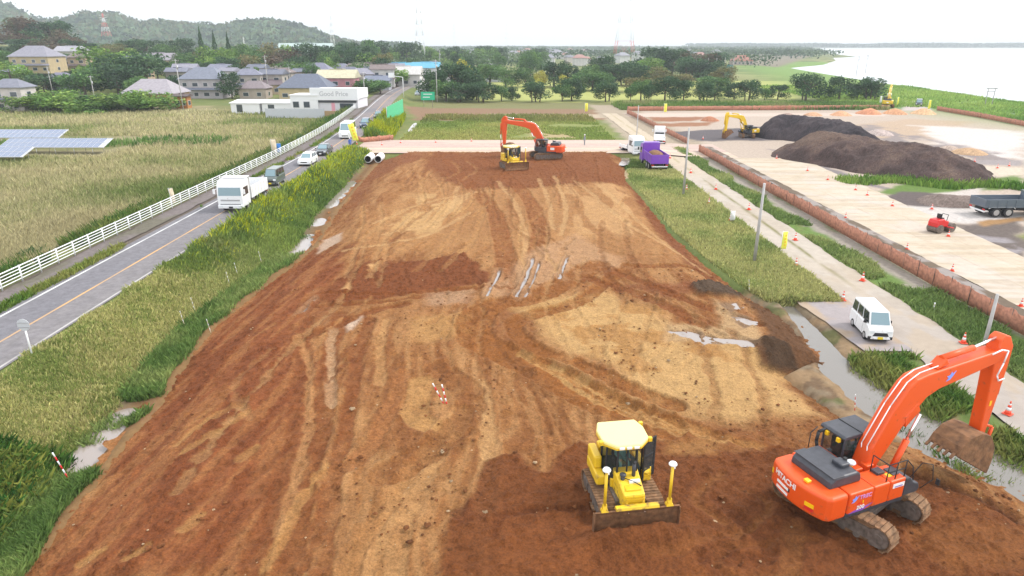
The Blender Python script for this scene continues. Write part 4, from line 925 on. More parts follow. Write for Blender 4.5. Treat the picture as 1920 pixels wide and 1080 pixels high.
def car(name,cat,label,loc,head,paint,style='sedan',group='vehicles on the road',plate=True,roof=None):
    root=empty(name,loc,head,label,cat,group);p=PAINT[paint]
    L,Wd,H,belt,r={'sedan':(4.5,1.75,1.45,.88,.31),'kei':(3.4,1.48,1.88,1.08,.27),'van':(4.6,1.7,1.98,1.12,.31),'hatch':(4.0,1.7,1.5,.92,.3),'suv':(4.4,1.8,1.7,1.0,.34),'bus':(6.3,2.05,2.6,1.35,.38)}[style]
    h=L/2;w=Wd/2
    if style in('kei','van','bus'):
        prof=[(-h,.32),(-h*.98,belt),(h*.80,belt),(h*.965,belt*.84),(h,belt*.55),(h,.30),(h*.86,.22),(-h*.9,.22)];g0,g1,t0,t1=-h*.98,h*.83,-h*.95,h*.56
    elif style in('hatch','suv'):
        prof=[(-h,.4),(-h*.99,belt),(h*.45,belt),(h*.92,belt*.82),(h,belt*.6),(h,.3),(h*.86,.2),(-h*.9,.2)];g0,g1,t0,t1=-h*.97,h*.5,-h*.78,h*.1
    else:
        prof=[(-h,.4),(-h*.98,belt*.98),(-h*.62,belt),(h*.42,belt),(h*.92,belt*.80),(h,belt*.6),(h,.28),(h*.86,.2),(-h*.9,.2)];g0,g1,t0,t1=-h*.72,h*.48,-h*.42,h*.08
    body=MB().prism(prof,-w,w).build('body',p,root,.07,seg=3)
    i=.10 if style in('kei','van','bus') else .2
    b=.03
    v=[(g0,-w+b,belt-.02),(g1,-w+b+.05,belt-.02),(g1,w-b-.05,belt-.02),(g0,w-b,belt-.02),(t0,-w+b+i,H),(t1,-w+b+i+.03,H),(t1,w-b-i-.03,H),(t0,w-b-i,H)]
    top=MB().add(v,[(3,2,1,0),(4,5,6,7),(0,1,5,4),(1,2,6,5),(2,3,7,6),(3,0,4,7)]).build('cabin',p,root,.05,seg=3)
    V=[Vector(q) for q in v]
    def pane(nm,a,b_,c,d,u0,u1,v0,v1,m):
        # a,b lower corners, d,c upper; bilinear sub-rectangle pushed out 8 mm
        nrm=(b_-a).cross(d-a).normalized()
        def P(s,t): return a*(1-s)*(1-t)+b_*s*(1-t)+c*s*t+d*(1-s)*t+nrm*.012
        MB().add([P(u0,v0),P(u1,v0),P(u1,v1),P(u0,v1)],[(0,1,2,3)]).build(nm,m,top)
    pane('windscreen',V[1],V[2],V[6],V[5],.06,.94,.08,.92,M_GLB);pane('rear_window',V[3],V[0],V[4],V[7],.1,.9,.15,.88,M_GL)
    cuts=((.04,.30),(.34,.62),(.66,.96)) if style in('kei','van','bus') else ((.08,.5),(.53,.92))
    for u0,u1 in cuts:
        pane('side_window',V[0],V[1],V[5],V[4],u0,u1,.12,.86,M_GL);pane('side_window',V[2],V[3],V[7],V[6],1-u1,1-u0,.12,.86,M_GL)
    for x in (h*.62,-h*.6):
        for y in (-w+.09,w-.09): wheel(root,x,y,r,.2)
    for y in (-w*.72,w*.72):
        MB().box(h*.955,h+.012,y-.15,y+.15,belt*.60,belt*.78).build('headlight',M_HL,body,.02)
        MB().box(-h-.012,-h+.03,y-.1,y+.1,.7,.95).build('tail_light',M_RED,body,.01)
        MB().box(h*.5,h*.58,(1 if y>0 else -1)*(w+.02)-.08,(1 if y>0 else -1)*(w+.02)+.08,belt+.0,belt+.18).build('mirror',p if style!='kei' else M_BK,root,.02)
    if style=='kei':
        MB().prism([(-w*.66,.47),(w*.66,.47),(w*.5,.70),(-w*.5,.70)],h-.1,h+.014,'yz').build('grille',M_GRL,body,.01)
        for s in (-1,1): MB().box(h-.12,h+.016,s*w*.86-.1,s*w*.86+.1,.25,.46).build('bumper_corner',M_GRL,body,.03)
        for s in (-1,1): MB().box(-h*.28,-h*.28+.012,s*(w+.002)-.004,s*(w+.002)+.004,.35,1.05).box(h*.36,h*.36+.012,s*(w+.002)-.004,s*(w+.002)+.004,.35,1.05).build('door_seam',M_GRL,body)
    else: MB().box(h-.02,h+.012,-w*.5,w*.5,.46,.62).build('grille',M_GRL,body,.01)
    MB().box(h-.05,h+.022,-w*.8,w*.8,.27,.40).build('bumper',p,body,.02)
    if plate: MB().box(h+.02,h+.032,-.165,.165,.28,.44).build('number_plate',M_YP if style=='kei' else M_WH,body)
    MB().box(-h*.9,h*.9,-w*.9,w*.9,.15,.24).build('underbody',M_BK,root)
    return root
def truck(label,loc,head,cabp,bodyp,kind='dump',group='trucks',L=7.6,W=2.49,load=False,wall=.9):
    root=empty('truck',loc,head,label,'truck',group);h=L/2;w=W/2;cp=PAINT[cabp];bp=PAINT[bodyp]
    MB().box(-h+.1,h-1.2,-.45,.45,.55,.9).build('chassis',M_BK,root)
    cx=h-1.95
    cab=MB().prism([(cx,.55),(h-.02,.55),(h,.75),(h,1.62),(h-.14,2.5),(h-.18,2.62),(h-.5,3.0),(cx+.1,3.12),(cx,2.9)],-w,w).build('cab',cp,root,.09,seg=3)
    MB().add([(h+.012,-w+.14,1.66),(h+.012,w-.14,1.66),(h-.115,w-.18,2.44),(h-.115,-w+.18,2.44)],[(0,1,2,3)]).build('windscreen',M_GLB,cab)
    for y,s in ((-w-.012,1),(w+.012,-1)): MB().add([(cx+.45,y,1.65),(h-.15,y,1.6),(h-.36,y,2.42),(cx+.45,y,2.42)],[(0,1,2,3) if s==1 else (3,2,1,0)]).build('side_window',M_GL,cab)
    MB().box(h-.02,h+.03,-w*.75,w*.75,1.14,1.30).build('grille',M_STL,cab,.02);MB().box(h-.02,h+.022,-w*.8,w*.8,.80,.86).build('lower_grille',M_GRL,cab,.01);MB().box(cx-.32,cx-.01,-w*.8,w*.8,.7,2.0).build('cab_gap_shade',M_BK,root)  # black block put in as the shade between cab and bed
    MB().box(h-.25,h+.08,-w,w,.42,.78).build('bumper',cp,cab,.05)
    for y in (-w*.75,w*.75): MB().box(h+.06,h+.10,y-.2,y+.2,.55,.72).build('headlight',M_HL,cab,.02)
    MB().box(h+.08,h+.095,-.2,.2,.46,.62).build('number_plate',M_WH if cabp!='white' else M_GRL,cab)
    for s in (-1,1):
        m=MB().tube([(h-.2,s*w,2.3),(h+.05,s*(w+.22),2.25)],.025,5).box(h-.0,h+.10,s*(w+.22)-.1,s*(w+.22)+.1,1.85,2.3);m.build('mirror',M_BK if cabp!='white' else cp,cab,.02)
    bx0,bx1=-h,cx-.35
    if kind=='dump':
        b=MB().box(bx0,bx1,-w,w,.98,1.1).box(bx0,bx1,-w,-w+.08,1.1,1.1+wall).box(bx0,bx1,w-.08,w,1.1,1.1+wall).box(bx1-.08,bx1,-w+.08,w-.08,1.1,1.1+wall+(.95 if wall>1 else .45))
        for x in np.linspace(bx0+.3,bx1-.3,6): b.box(x-.05,x+.05,-w-.04,-w,1.0,1.08+wall).box(x-.05,x+.05,w,w+.04,1.0,1.08+wall)
        body=b.build('dump_body',bp,root,.015)
        MB().box(bx0-.07,bx0-.003,-w+.02,w-.02,1.0,1.1+wall).build('tailgate',bp,body,.02)
        MB().box(bx1-.1,bx1+.9,-w+.05,w-.05,1.1+wall+(1.0 if wall>1 else .5),1.16+wall+(1.0 if wall>1 else .5)).build('cab_guard',bp,body,.02)
        MB().box(bx0+.01,bx1-.09,-w+.09,w-.09,1.103,1.11).build('bed_floor',M_STL,body)
    else:
        b=MB().box(bx0,bx1,-w,w,.95,1.1).box(bx0,bx1,-w,-w+.05,1.1,1.45).box(bx0,bx1,w-.05,w,1.1,1.45).box(bx1-.06,bx1,-w,w,1.1,1.75);b.build('flat_bed',bp,root,.015)
    r=.5 if L>6 else .36
    xs=[h-1.2,-h+1.2] if L<6 else [h-1.25,-h+2.5,-h+1.2]
    for k,x in enumerate(xs):
        for y in (-w+.16,w-.16): wheel(root,x,y,r,.28 if k==0 else .5)
    for y in (-w*.8,w*.8): MB().box(-h-.03,-h+.02,y-.18,y+.18,.72,.86).build('tail_light',M_RED,root,.01)
    MB().box(-h+.0,-h+.1,-w*.9,w*.9,.5,.66).build('rear_bumper',M_WH,root,.02)
    for s in (-1,1): MB().tube([(-h+.35,s*w*.98,.9),(-h+.7,s*w*.98,1.06),(-h+3.0,s*w*.98,1.06),(-h+3.2,s*w*.98,.85)],.03,5).build('mudguard',M_WH,root)
    return root
D90=R(-90)
def lane(px,py): return at(px,py,ROADZ)
car('van','van','small white van with black grille and yellow plate parked beside the gravel track',(22.3,38.15,.06),R(-97),'white','kei',group='vehicles parked on the works').scale=(.95,.95,.95)
truck('white dump truck nearest on the road, driving towards the viewer',(-27.3,63.6+3.5,ROADZ+.01),R(-90.5),'white','white',wall=1.05,L=6.9)
for args in (('van','van','dark green kei van with yellow plate behind the white dump truck',507,350,'green','kei'),
             ('car','car','white hatchback between the dark kei van and the black sedan',570,312,'white','hatch'),
             ('car','car','black sedan with blue roof just behind the white hatchback',601,293,'dark','sedan'),
             ('minibus','minibus','white minibus passing the yellow flag at the crossing',647,261,'white','bus'),
             ('car','car','dark blue car behind the white minibus',683,241,'blue','suv'),
             ('car','car','dark car farthest back beside the green banner fence',708,223,'dark','sedan')):
    n,c,l,px,py,pt,st=args;x,y=lane(px,py);hd=math.atan2(-1,float(road_off(y)-road_off(y+12))/12*-1 if 0 else -float(road_off(y)-road_off(y+6))/-6)
    L={'kei':3.4,'hatch':4,'sedan':4.5,'bus':6.3,'suv':4.4}[st]
    sl=float(road_off(y+4)-road_off(y))/4;hd=math.atan2(-1,-sl)
    car(n,c,l,(x+sl*L/2,y+L/2,ROADZ+.01),hd,pt,st)
x,y=at(784,179,ROADZ);car('car','car','white car far up the road near the overhead sign',(x,y,ROADZ),D90,'silver','hatch')
x,y=at(786,160,ROADZ);truck('small white lorry farthest up the road',(x,y,ROADZ),D90,'white','white',L=6.5,kind='flat')
# works trucks
def yard(px,py,z=0.): return at(px,py,z)
x,y=yard(1234,320,.1);PT=(x,y+3.6)
truck('purple dump truck on the gravel track with tailgate towards the viewer',(PT[0],PT[1],.1),R(92),'purple','purple',group='vehicles parked on the works',wall=1.15)
lp=MB().lathe([(1.0,-.0),(.97,.4),(.8,.75),(.45,1.0),(.1,1.08)],(0,0,0),16,M=Matrix.Translation((-1.0,0,1.4))@Matrix.Diagonal((2.3,1.1,1,1)))
o=lp.build('soil_load',M_SOILED,None);o.location=(PT[0],PT[1],.1);o.rotation_euler=(0,0,R(92));tag(o,'heap of brown soil loaded in the purple dump truck','soil load')
x,y=yard(1196,294,.3);truck('white flatbed truck facing the viewer left of the purple truck',(x-.6,y+2.6,.3),R(-74),'white','white',kind='flat',group='vehicles parked on the works',L=5.2,W=2.0)
x,y=yard(1240,272,.2);truck('small white truck behind the purple dump truck',(x,y+2,.1),R(80),'white','white',kind='flat',group='vehicles parked on the works',L=4.8,W=1.9)
x,y=yard(1872,407);truck('slate grey dump truck with pale bed leaving the right edge of the yard',(x+2.1,y+1.2,.0),R(1.5),'grey','grey',group='vehicles parked on the works',wall=.75)
x,y=yard(1722,199,0);car('van','van','dark van parked at the far end of the yard by the river bank',(x,y,0),R(-120),'dark','van',group='vehicles parked on the works')
# other machines
x,y=at(1022,300,EMB);EX2=(x+.2,y+1.6)
excavator('orange excavator at the far end of the fill, working beside the small bulldozer',(EX2[0],EX2[1],EMB+.05),R(166),R(30),M_OR,group='excavators on the works')
x,y=at(962,319,EMB);bulldozer('yellow bulldozer at the far end of the fill below the orange boom',(x-.3,y+1.6,EMB+.05),R(-68))
x,y=yard(1388,254);excavator('yellow excavator with dipped bucket in front of the black soil heap',(x+.4,y-2.5,.0),R(203),R(60),M_YE).scale=(.82,.82,.82)
x,y=yard(1663,201);excavator('tiny yellow excavator far off beside the yard exit',(x,y,0),R(60),R(10),M_YE)
def roller(label,loc,head):
    root=empty('site_roller',loc,head,label,'roller')
    d=MB().cyl((.75,-.6,.45),(.75,.6,.45),.45,n=24).build('drum',M_ST,root,.02);MB().tube([(.75,-.68,.45),(.1,-.68,.6),(.1,.68,.6),(.75,.68,.45)],.06,6).build('drum_yoke',M_RED,d)
    MB().cyl((-.8,-.6,.42),(-.8,.6,.42),.42,n=24).build('drum',M_ST,root,.02)
    b=MB().prism([(-1.25,.6),(.2,.6),(.25,1.1),(-.2,1.2),(-.35,1.35),(-1.15,1.3),(-1.3,1.0)],-.5,.5).build('body',M_RED,root,.08)
    MB().box(-.1,.12,-.25,.25,1.12,1.2).build('panel',M_WH,b,.02)
    MB().box(-.55,-.15,-.25,.25,1.3,1.42).box(-.62,-.5,-.25,.25,1.4,1.8).build('seat',M_BK,root,.04)
    MB().tube([(.1,-.3,1.1),(.2,-.3,1.7),(.2,.3,1.7),(.1,.3,1.1)],.03,6).build('handlebar',M_BK,root)
    return root
x,y=yard(1770,438);roller('small red roller parked on the pale haul road near the grey truck',(x,y+.6,.04),R(20))
# ---------------------------------------------------------------- grass and weeds (stuff)
def mixcol(cols,n,x=None,y=None,sc=.12,seed=5,jit=.18):
    "pick along a palette by a patchy noise, with per-blade jitter"
    C=np.array([alb(c,.95) for c in cols]);k=len(cols)
    if x is None:t=RNG.random(n)
    else:t=np.clip((fbm(x*sc,y*sc,4,seed)-.28)/.44+RNG.normal(0,.16,n),0,.999)
    f=t*(k-1);i=np.floor(f).astype(int);i=np.clip(i,0,max(0,k-2));w=(f-i)[:,None]
    c=C[i]*(1-w)+C[np.minimum(i+1,k-1)]*w
    return c*(1+RNG.normal(0,jit,(n,1)))
def blades(name,x,y,h,w,cols,label,z=None,lean=.35,zoff=-.03,pieces=1,parts=2):
    "tufts: every point gets `parts` narrow bent blades"
    x=np.repeat(x,parts);y=np.repeat(y,parts);h=np.repeat(h,parts)*RNG.uniform(.6,1.15,len(x));w=np.repeat(w,parts);cols=np.repeat(cols,parts,0)*RNG.uniform(.82,1.18,(len(x),1))
    x=x+RNG.normal(0,1,len(x))*w*1.2;y=y+RNG.normal(0,1,len(x))*w*1.2
    zz=zg(x,y)+zoff if z is None else z(x,y)+zoff
    n=len(x);a=RNG.uniform(0,2*math.pi,n);ca,sa=np.cos(a),np.sin(a);b=RNG.uniform(0,2*math.pi,n);l=h*lean*RNG.uniform(.2,1,n)
    P=np.zeros((n,4,3))
    P[:,0]=np.stack([x-ca*w/2,y-sa*w/2,zz],-1);P[:,1]=np.stack([x+ca*w/2,y+sa*w/2,zz],-1)
    mx=x+np.cos(b)*l*.35;my=y+np.sin(b)*l*.35
    P[:,2]=np.stack([mx+ca*w*.38,my+sa*w*.38,zz+h*.6],-1);P[:,3]=np.stack([x+np.cos(b)*l,y+np.sin(b)*l,zz+h],-1)
    f=np.arange(n*4).reshape(n,4)
    o=np_obj(name,P.reshape(-1,3),f,GRASS,cols=np.clip(np.repeat(cols,4,0),.005,.8))
    return tag(o,label,kind='stuff')
def sample(n,y0,y1,x0,x1,p=2.0,mask=None):
    "points between two edges, denser near the camera"
    u=RNG.random(n);q=1-p
    y=(y0**q+u*(y1**q-y0**q))**(1/q)
    a=x0(y) if callable(x0) else np.full(n,float(x0));b=x1(y) if callable(x1) else np.full(n,float(x1))
    x=a+(b-a)*RNG.random(n)
    if mask is not None:
        m=mask(x,y);x=x[m];y=y[m]
    return x,y
fr=lambda y:-.80*y-4         # left limit of what the place shows
# reed and pampas field
x,y=sample(190000,38,186,lambda y:np.maximum(fr(y),-150),lambda y:-38.4+road_off(y)+.6*np.sin(y*.4),2.3,lambda x,y:(x<-38)&~((x<-62)&(x>-140)&(y>107)&(y<133)&(x<-66)))
d=y/60.
blades('reed_field',x,y,RNG.uniform(.4,.95,len(x)),.058*d**.9,mixcol([(120,138,76),(146,154,98),(176,172,124),(198,188,146),(184,174,134)],len(x),x,y,.05,6),'tall straw coloured reeds filling the field left of the road',lean=.5)
# greener weeds along the fence and around the panels
x,y=sample(26000,36,180,lambda y:-40.6+road_off(y),lambda y:-35.2+road_off(y),2.0,lambda x,y:fbm(x*.3,y*.12,3,15)>.42)
blades('weed_bank',x,y,RNG.uniform(.4,1.15,len(x)),.10*(y/60.)**.9,mixcol([(66,100,46),(96,124,58),(128,136,72),(84,112,66)],len(x),x,y,.15,7),'green weeds growing through and behind the white fence',lean=.6)
x,y=sample(9000,104,140,-126,-52,1.5,lambda x,y:(np.abs((y-119)-.12*(x+90)+6*(fbm(x*.1,y*.0,3,19)-.5))<3.2)|((x>-70)&(np.abs(y-124)<5)))
blades('weed_bank',x,y,RNG.uniform(.6,1.5,len(x)),.17+0*x,mixcol([(84,120,60),(112,142,74),(96,128,66)],len(x),x,y,.2,8),'green weeds overgrowing the edge of the solar panels',lean=.5)
# verge strip
x,y=sample(15000,20,150,lambda y:-32.25+road_off(y),lambda y:-31.35+road_off(y),2.0,lambda x,y:fbm(x*.5,y*.16,3,16)>.43)
blades('verge_grass',x,y,RNG.uniform(.15,.5,len(x)),.06*(y/45.)**.9,mixcol([(88,122,48),(124,144,64),(150,152,84)],len(x),x,y,.3,9),'low grass strip between footpath and road',lean=.7)
# roadside bank
x,y=sample(95000,17,108,lambda y:-25.75+.25*np.sin(y*1.3),lambda y:eL(y)-1.9,1.9)
yy=sstep(40,62,y)
c0=mixcol([(118,138,68),(144,156,86),(178,176,110),(200,190,132),(160,166,98),(128,146,76)],len(x),x,y,.16,10)
c1=mixcol([(72,110,44),(104,134,66),(140,160,48),(186,190,36)],len(x),x-x+ (x+26)*-.6,y,.5,10)
gold=(RNG.random(len(x))<np.clip(1.35-(x+25.8)/2.6,0,1))*(RNG.random(len(x))<yy*.5)*(fbm(x*.35,y*.25,3,57)>.38)
c1=np.where(gold[:,None],mixcol([(176,186,34),(202,202,48),(158,178,48)],len(x)),mixcol([(92,120,62),(122,146,74),(150,166,84)],len(x),x,y,.2,13))
col=c0*(1-yy[:,None])+c1*yy[:,None]
blades('roadside_weeds',x,y,RNG.uniform(.08,.30,len(x))*(.6+.9*fbm(x*.3,y*.3,3,58))*(1+2.3*yy*np.clip(1.5-(x+26)/3,.3,1)),.055*(y/30.)**.95,col,'weeds and yellow goldenrod on the bank right of the road',lean=.65)
# bright fringe and brush along the left foot of the fill
x,y=sample(38000,15.5,64,lambda y:eL(y)-2.0,lambda y:eL(y)+.2*np.sin(y*1.1)+.1,2.2,lambda x,y:~((y>24)&(y<30.5)&(x>eL(y)-2.2)&(fbm(x*.7,y*.7,3,44)<.66))&~((y>56)&(y<66)&(fbm(x*.5,y*.5,3,45)<.6)))
blades('ditch_grass',x,y,RNG.uniform(.22,.55,len(x)),.035*(y/22.)**.95,mixcol([(96,126,64),(122,148,80),(150,164,98)],len(x),x,y,.4,17),'bright green grass along the left foot of the fill',lean=.7)
x,y=sample(15000,16,25.5,lambda y:eL(y)-8,lambda y:eL(y)-1.6,1.5)
blades('brush',x,y,RNG.uniform(.25,.7,len(x)),.09+0*x,mixcol([(52,88,38),(78,116,50),(112,134,62),(150,150,70),(60,104,46)],len(x),x,y,.5,18),'dense leafy brush in the lower left corner',lean=1.1)
# right hand grass
x,y=sample(52000,43.5,96,lambda y:eR(y)+.1,lambda y:np.full(len(y),23.3),2.0)
blades('meadow_grass',x,y,RNG.uniform(.12,.45,len(x))*(.6+.9*fbm(x*.25,y*.25,3,59)),.06*(y/45.)**.95,mixcol([(132,150,86),(160,170,104),(194,190,128),(178,178,118)],len(x),x,y,.14,20),'rough meadow between the fill and the gravel track',lean=.7)
x,y=sample(30000,25,116,27.5,lambda y:np.where(y<46,31.2,29.3+.6*np.sin(y*.5)),2.0,lambda x,y:fbm(x*.3,y*.3,3,23)>.34)
blades('meadow_grass',x,y,RNG.uniform(.15,.5,len(x)),.06*(y/45.)**.95,mixcol([(108,134,74),(134,154,90),(164,172,110)],len(x),x,y,.2,21),'grass strip between gravel track and orange fence',lean=.7)
x,y=sample(16000,20.5,35,lambda y:np.interp(y,[20,24,29,35],[20.6,19.4,18.2,19.6]),lambda y:np.full(len(y),23.3),1.6,lambda x,y:fbm(x*.5,y*.5,3,27)>.42)
blades('pool_reeds',x,y,RNG.uniform(.25,.7,len(x)),.045*(y/25.)**.9,mixcol([(82,116,52),(118,142,70),(146,150,84)],len(x),x,y,.5,24),'clumps of grass standing in the muddy pool',lean=.7,zoff=-.1)
x,y=sample(13000,92,104,16.5,23.3,1.5);m=(fbm(x*.5,y*.5,3,29)>.42)&~((y<97.5))
blades('meadow_grass',x[m],y[m],RNG.uniform(.2,.5,m.sum()),.13+0*x[m],mixcol([(100,128,66),(140,150,84)],m.sum(),x[m],y[m],.3,25),'patchy grass round the white puddle by the trucks',lean=.7)
x,y=sample(24000,123.5,172,-21,19.3,1.5,lambda x,y:fbm(x*.1,y*.1,3,30)>.3)
blades('paddock_grass',x,y,RNG.uniform(.2,.5,len(x))*(1+.9*sstep(155,162,y)),.17*(y/120.),mixcol([(128,148,74),(152,164,90),(176,172,104)],len(x),x,y,.06,31)*(1-.35*sstep(154,160,y))[:,None],'grassy paddock behind the dirt crossing',lean=.6)
x,y=sample(9000,78,89,43,76,1.5,lambda x,y:np.abs(y-(88-.26*(x-46))+1.2*np.sin(x*.6))<2.4)
m=(y>0);blades('heap_weeds',x,y,RNG.uniform(.4,1.0,len(x)),.14+0*x,mixcol([(82,122,46),(112,148,62),(140,164,80)],len(x),x,y,.3,33),'green weeds at the foot of the dark heap',lean=.6)
x,y=sample(16000,188,205,30,103,1.5);blades('reed_strip',x,y,RNG.uniform(.6,1.6,len(x)),.28+0*x,mixcol([(92,122,62),(120,146,76),(150,150,100)],len(x),x,y,.08,34),'tall green reeds behind the far orange fence',lean=.5)
x,y=sample(22000,150,300,lambda y:np.where(y<190,115.,100.),lambda y:shore(y)-3,1.8,lambda x,y:~((x<128)&(y<196)&(y>183)&(x<118)))
m=((x>115.5)|(y>192))&(fbm(x*.08,y*.08,3,36)>.22);blades('river_bank_grass',x[m],y[m],RNG.uniform(.3,1.0,m.sum()),.3*(y[m]/220.),mixcol([(104,140,66),(138,170,84),(160,182,96)],m.sum(),x[m],y[m],.05,35),'lush grass on the river bank',lean=.6)
# goldenrod clump past the crossing
x,y=sample(9000,123,168,lambda y:-25.6+road_off(y),lambda y:-21.8+road_off(y)*.9,1.4);blades('goldenrod',x,y,RNG.uniform(.7,1.6,len(x)),.17+0*x,mixcol([(150,166,40),(190,192,40),(110,140,60)],len(x),x,y,.12,37),'yellow goldenrod beside the road beyond the crossing',lean=.5)
# ---------------------------------------------------------------- trees
def crown_mesh(name,n,leaf,cols,shape='round',seed=0,lobes=9):
    rng=np.random.default_rng(seed)
    if shape=='cone':
        z=rng.random(n)**1.3;r=(1-z)*.46*(.55+.45*rng.random(n))*(1+.18*np.sin(z*40));a=rng.uniform(0,2*math.pi,n)
        P=np.stack([r*np.cos(a),r*np.sin(a),.10+z*.9],-1);shade=.8+.5*rng.random(n)
    else:
        # clumps spread over an uneven dome, leaves near the surface of each clump
        L=[];S=[]
        for k in range(lobes):
            a=2*math.pi*(k*.618+rng.uniform(-.08,.08));zz=rng.uniform(.0,1) if k else 1
            rr=.36*math.sqrt(max(0,1-(zz*.9-.15)**2))*rng.uniform(.6,1.1)
            L.append((rr*math.cos(a),rr*math.sin(a),.22+.54*zz*rng.uniform(.8,1.0)));S.append(rng.uniform(.19,.28))
        L=np.array(L);S=np.array(S);i=rng.integers(0,lobes,n)
        v=rng.normal(size=(n,3));v/=np.linalg.norm(v,axis=1)[:,None];q=rng.random(n)**.4
        P=L[i]+v*(S[i]*q)[:,None]*np.array([1,1,.8]);shade=.75+.5*rng.random(lobes)[i]
        if shape=='low':P[:,2]=(P[:,2]-.12)*1.02
        P[:,2]=np.abs(P[:,2]-.03)+.03
    C=np.array([alb(c,.98) for c in cols]);t=np.clip(fbm(P[:,0]*5+seed,P[:,1]*5+P[:,2]*4,3,seed)*1.6-.3+rng.normal(0,.15,n),0,.999)*(len(cols)-1)
    j=np.floor(t).astype(int);w=(t-j)[:,None];c=(C[j]*(1-w)+C[np.minimum(j+1,len(cols)-1)]*w)*(shade*rng.uniform(.8,1.2,n))[:,None]
    u=rng.normal(size=(n,3));u/=np.linalg.norm(u,axis=1)[:,None];r=rng.normal(size=(n,3));w_=np.cross(u,r);w_/=np.linalg.norm(w_,axis=1)[:,None]
    s=leaf*rng.uniform(.6,1.3,(n,1));Q=np.stack([P-u*s,P-w_*s*.6,P+u*s,P+w_*s*.6],1)
    return np_mesh(name,Q.reshape(-1,3),np.arange(n*4).reshape(n,4),LEAF,cols=np.clip(np.repeat(c,4,0),.004,.5))
M_BARK=mat('bark',(.10,.075,.055),.9,noise=.35,nscale=8)
def trunk_mesh(name,seed,multi=False,top=.62):
    rng=random.Random(seed);m=MB();b=[(0,0)] if not multi else [(.0,.0),(.12,.05),(-.1,.08)]
    for bx,by in b:
        pts=[(bx,by,-.03),(bx*1.1+rng.uniform(-.02,.02),by,.2),(bx*1.3+rng.uniform(-.03,.03),by*1.2,.42),(bx*1.4,by*1.3,top)]
        rad=[.032,.026,.02,.008] if not multi else [.022,.018,.014,.006]
        for i in range(3):m.cyl(pts[i],pts[i+1],rad[i],rad[i+1],n=7)
        for k in range(4):
            a=rng.uniform(0,6.28);h0=rng.uniform(.28,.5);l=rng.uniform(.16,.3)
            m.cyl((bx*1.2,by*1.1,h0),(bx+math.cos(a)*l,by+math.sin(a)*l,h0+l*.8),.012,.004,n=5)
    me=bpy.data.meshes.new(name);me.from_pydata(m.v,[],m.f);me.materials.append(M_BARK);return me
G_DK=[(46,72,52),(64,92,60),(88,114,74)];G_MD=[(60,94,56),(84,118,66),(114,142,80)];G_LT=[(84,120,56),(112,148,68),(150,172,86)]
G_BR=[(78,70,58),(106,88,72),(84,96,62)];G_OL=[(84,92,56),(118,116,72),(140,126,84)];G_YL=[(168,164,60),(196,184,80),(130,140,70)]
KINDS={}
for k,(cols,shape,n,leaf,lb) in dict(dark=(G_DK,'round',2600,.030,10),mid=(G_MD,'round',2600,.030,10),light=(G_LT,'round',2400,.032,9),brown=(G_BR,'round',2600,.030,11),olive=(G_OL,'round',2400,.030,10),
      yellow=(G_YL,'round',1500,.036,7),bush=(G_MD,'low',2400,.034,11),bushl=(G_LT,'low',2400,.034,11),cone=(G_DK,'cone',2000,.026,0)).items():
    KINDS[k]=[(crown_mesh('crown_'+k,n,leaf,cols,shape,31*i+len(k)*7+1,lb),trunk_mesh('trunk_'+k,i+5,multi=k in('dark',) and i==1)) for i in range(3)]
NT=[0]
def tree(kind,x,y,h,wd,label,group,z=None,name=None,cat='tree'):
    NT[0]+=1;i=NT[0]
    zz=float(zg(np.array([x]),np.array([y]))[0])-.1 if z is None else z
    cr,tr=KINDS[kind][i%3]
    nm=name or {'cone':'conifer_tree','bush':'bush','bushl':'bush'}.get(kind,'broadleaf_tree')
    r=empty(nm,(x,y,zz),i*2.399,label,cat,group);r.scale=(wd,wd,h)
    c=link(bpy.data.objects.new('crown',cr));c.parent=r
    t=link(bpy.data.objects.new('trunk',tr));t.parent=r
    return r
KN={'dark':'dark green','mid':'green','light':'light green','brown':'brown tinged','olive':'olive green','yellow':'yellowing','bush':'green','bushl':'bright green','cone':'dark pointed'}
def at_top(px,pytop,y,w_px=None):
    "height above datum seen at pixel row pytop for something at distance y"
    v=(540-pytop)/F;dy=math.cos(PITCH)+v*math.sin(PITCH);dz=-math.sin(PITCH)+v*math.cos(PITCH)
    return CZ+dz/dy*y, y/dy
def ptree(kind,px,top,wpx,y,label,group,sq=1.):
    "tree whose crown top shows at (px,top), standing y metres away"
    zt,dep=at_top(px,top,y);x=(px-960)/F*dep;g=float(zg(np.array([x]),np.array([y]))[0])
    h=max(1.5,(zt-g));w=wpx/F*dep
    return tree(kind,x,y,h*1.08,max(w*1.2,.8),label,group)
# row behind the lawn
ROW=[(905,152,52,'dark'),(940,158,34,'mid'),(960,160,26,'dark'),(1005,150,52,'dark'),(1055,156,34,'mid'),(1073,142,46,'dark'),(1137,150,50,'dark'),(1184,158,22,'mid'),(1204,146,40,'mid'),(1219,156,24,'dark'),(1250,140,52,'dark'),(1285,146,40,'dark'),(1322,152,42,'dark'),(1342,160,32,'dark'),(1380,150,40,'dark'),(1408,148,44,'dark'),(1436,164,20,'mid'),(1462,156,36,'dark'),(1519,135,58,'dark'),(1580,141,52,'dark'),(1612,154,36,'dark'),(1640,143,52,'dark')]
for i,(px,tp,w,k) in enumerate(ROW):
    pos='leftmost' if i==0 else 'rightmost' if i==21 else ORD[i]+' from the left' if i<11 else ORD[21-i]+' from the right'
    ptree(k,px,tp,w,214+(i%3)*2+(px-960)*.012,'%s %s park tree behind the lawn, %s in its row'%('slim' if w<30 else 'medium' if w<42 else 'wide',KN[k],pos),'park trees in a row behind the lawn')
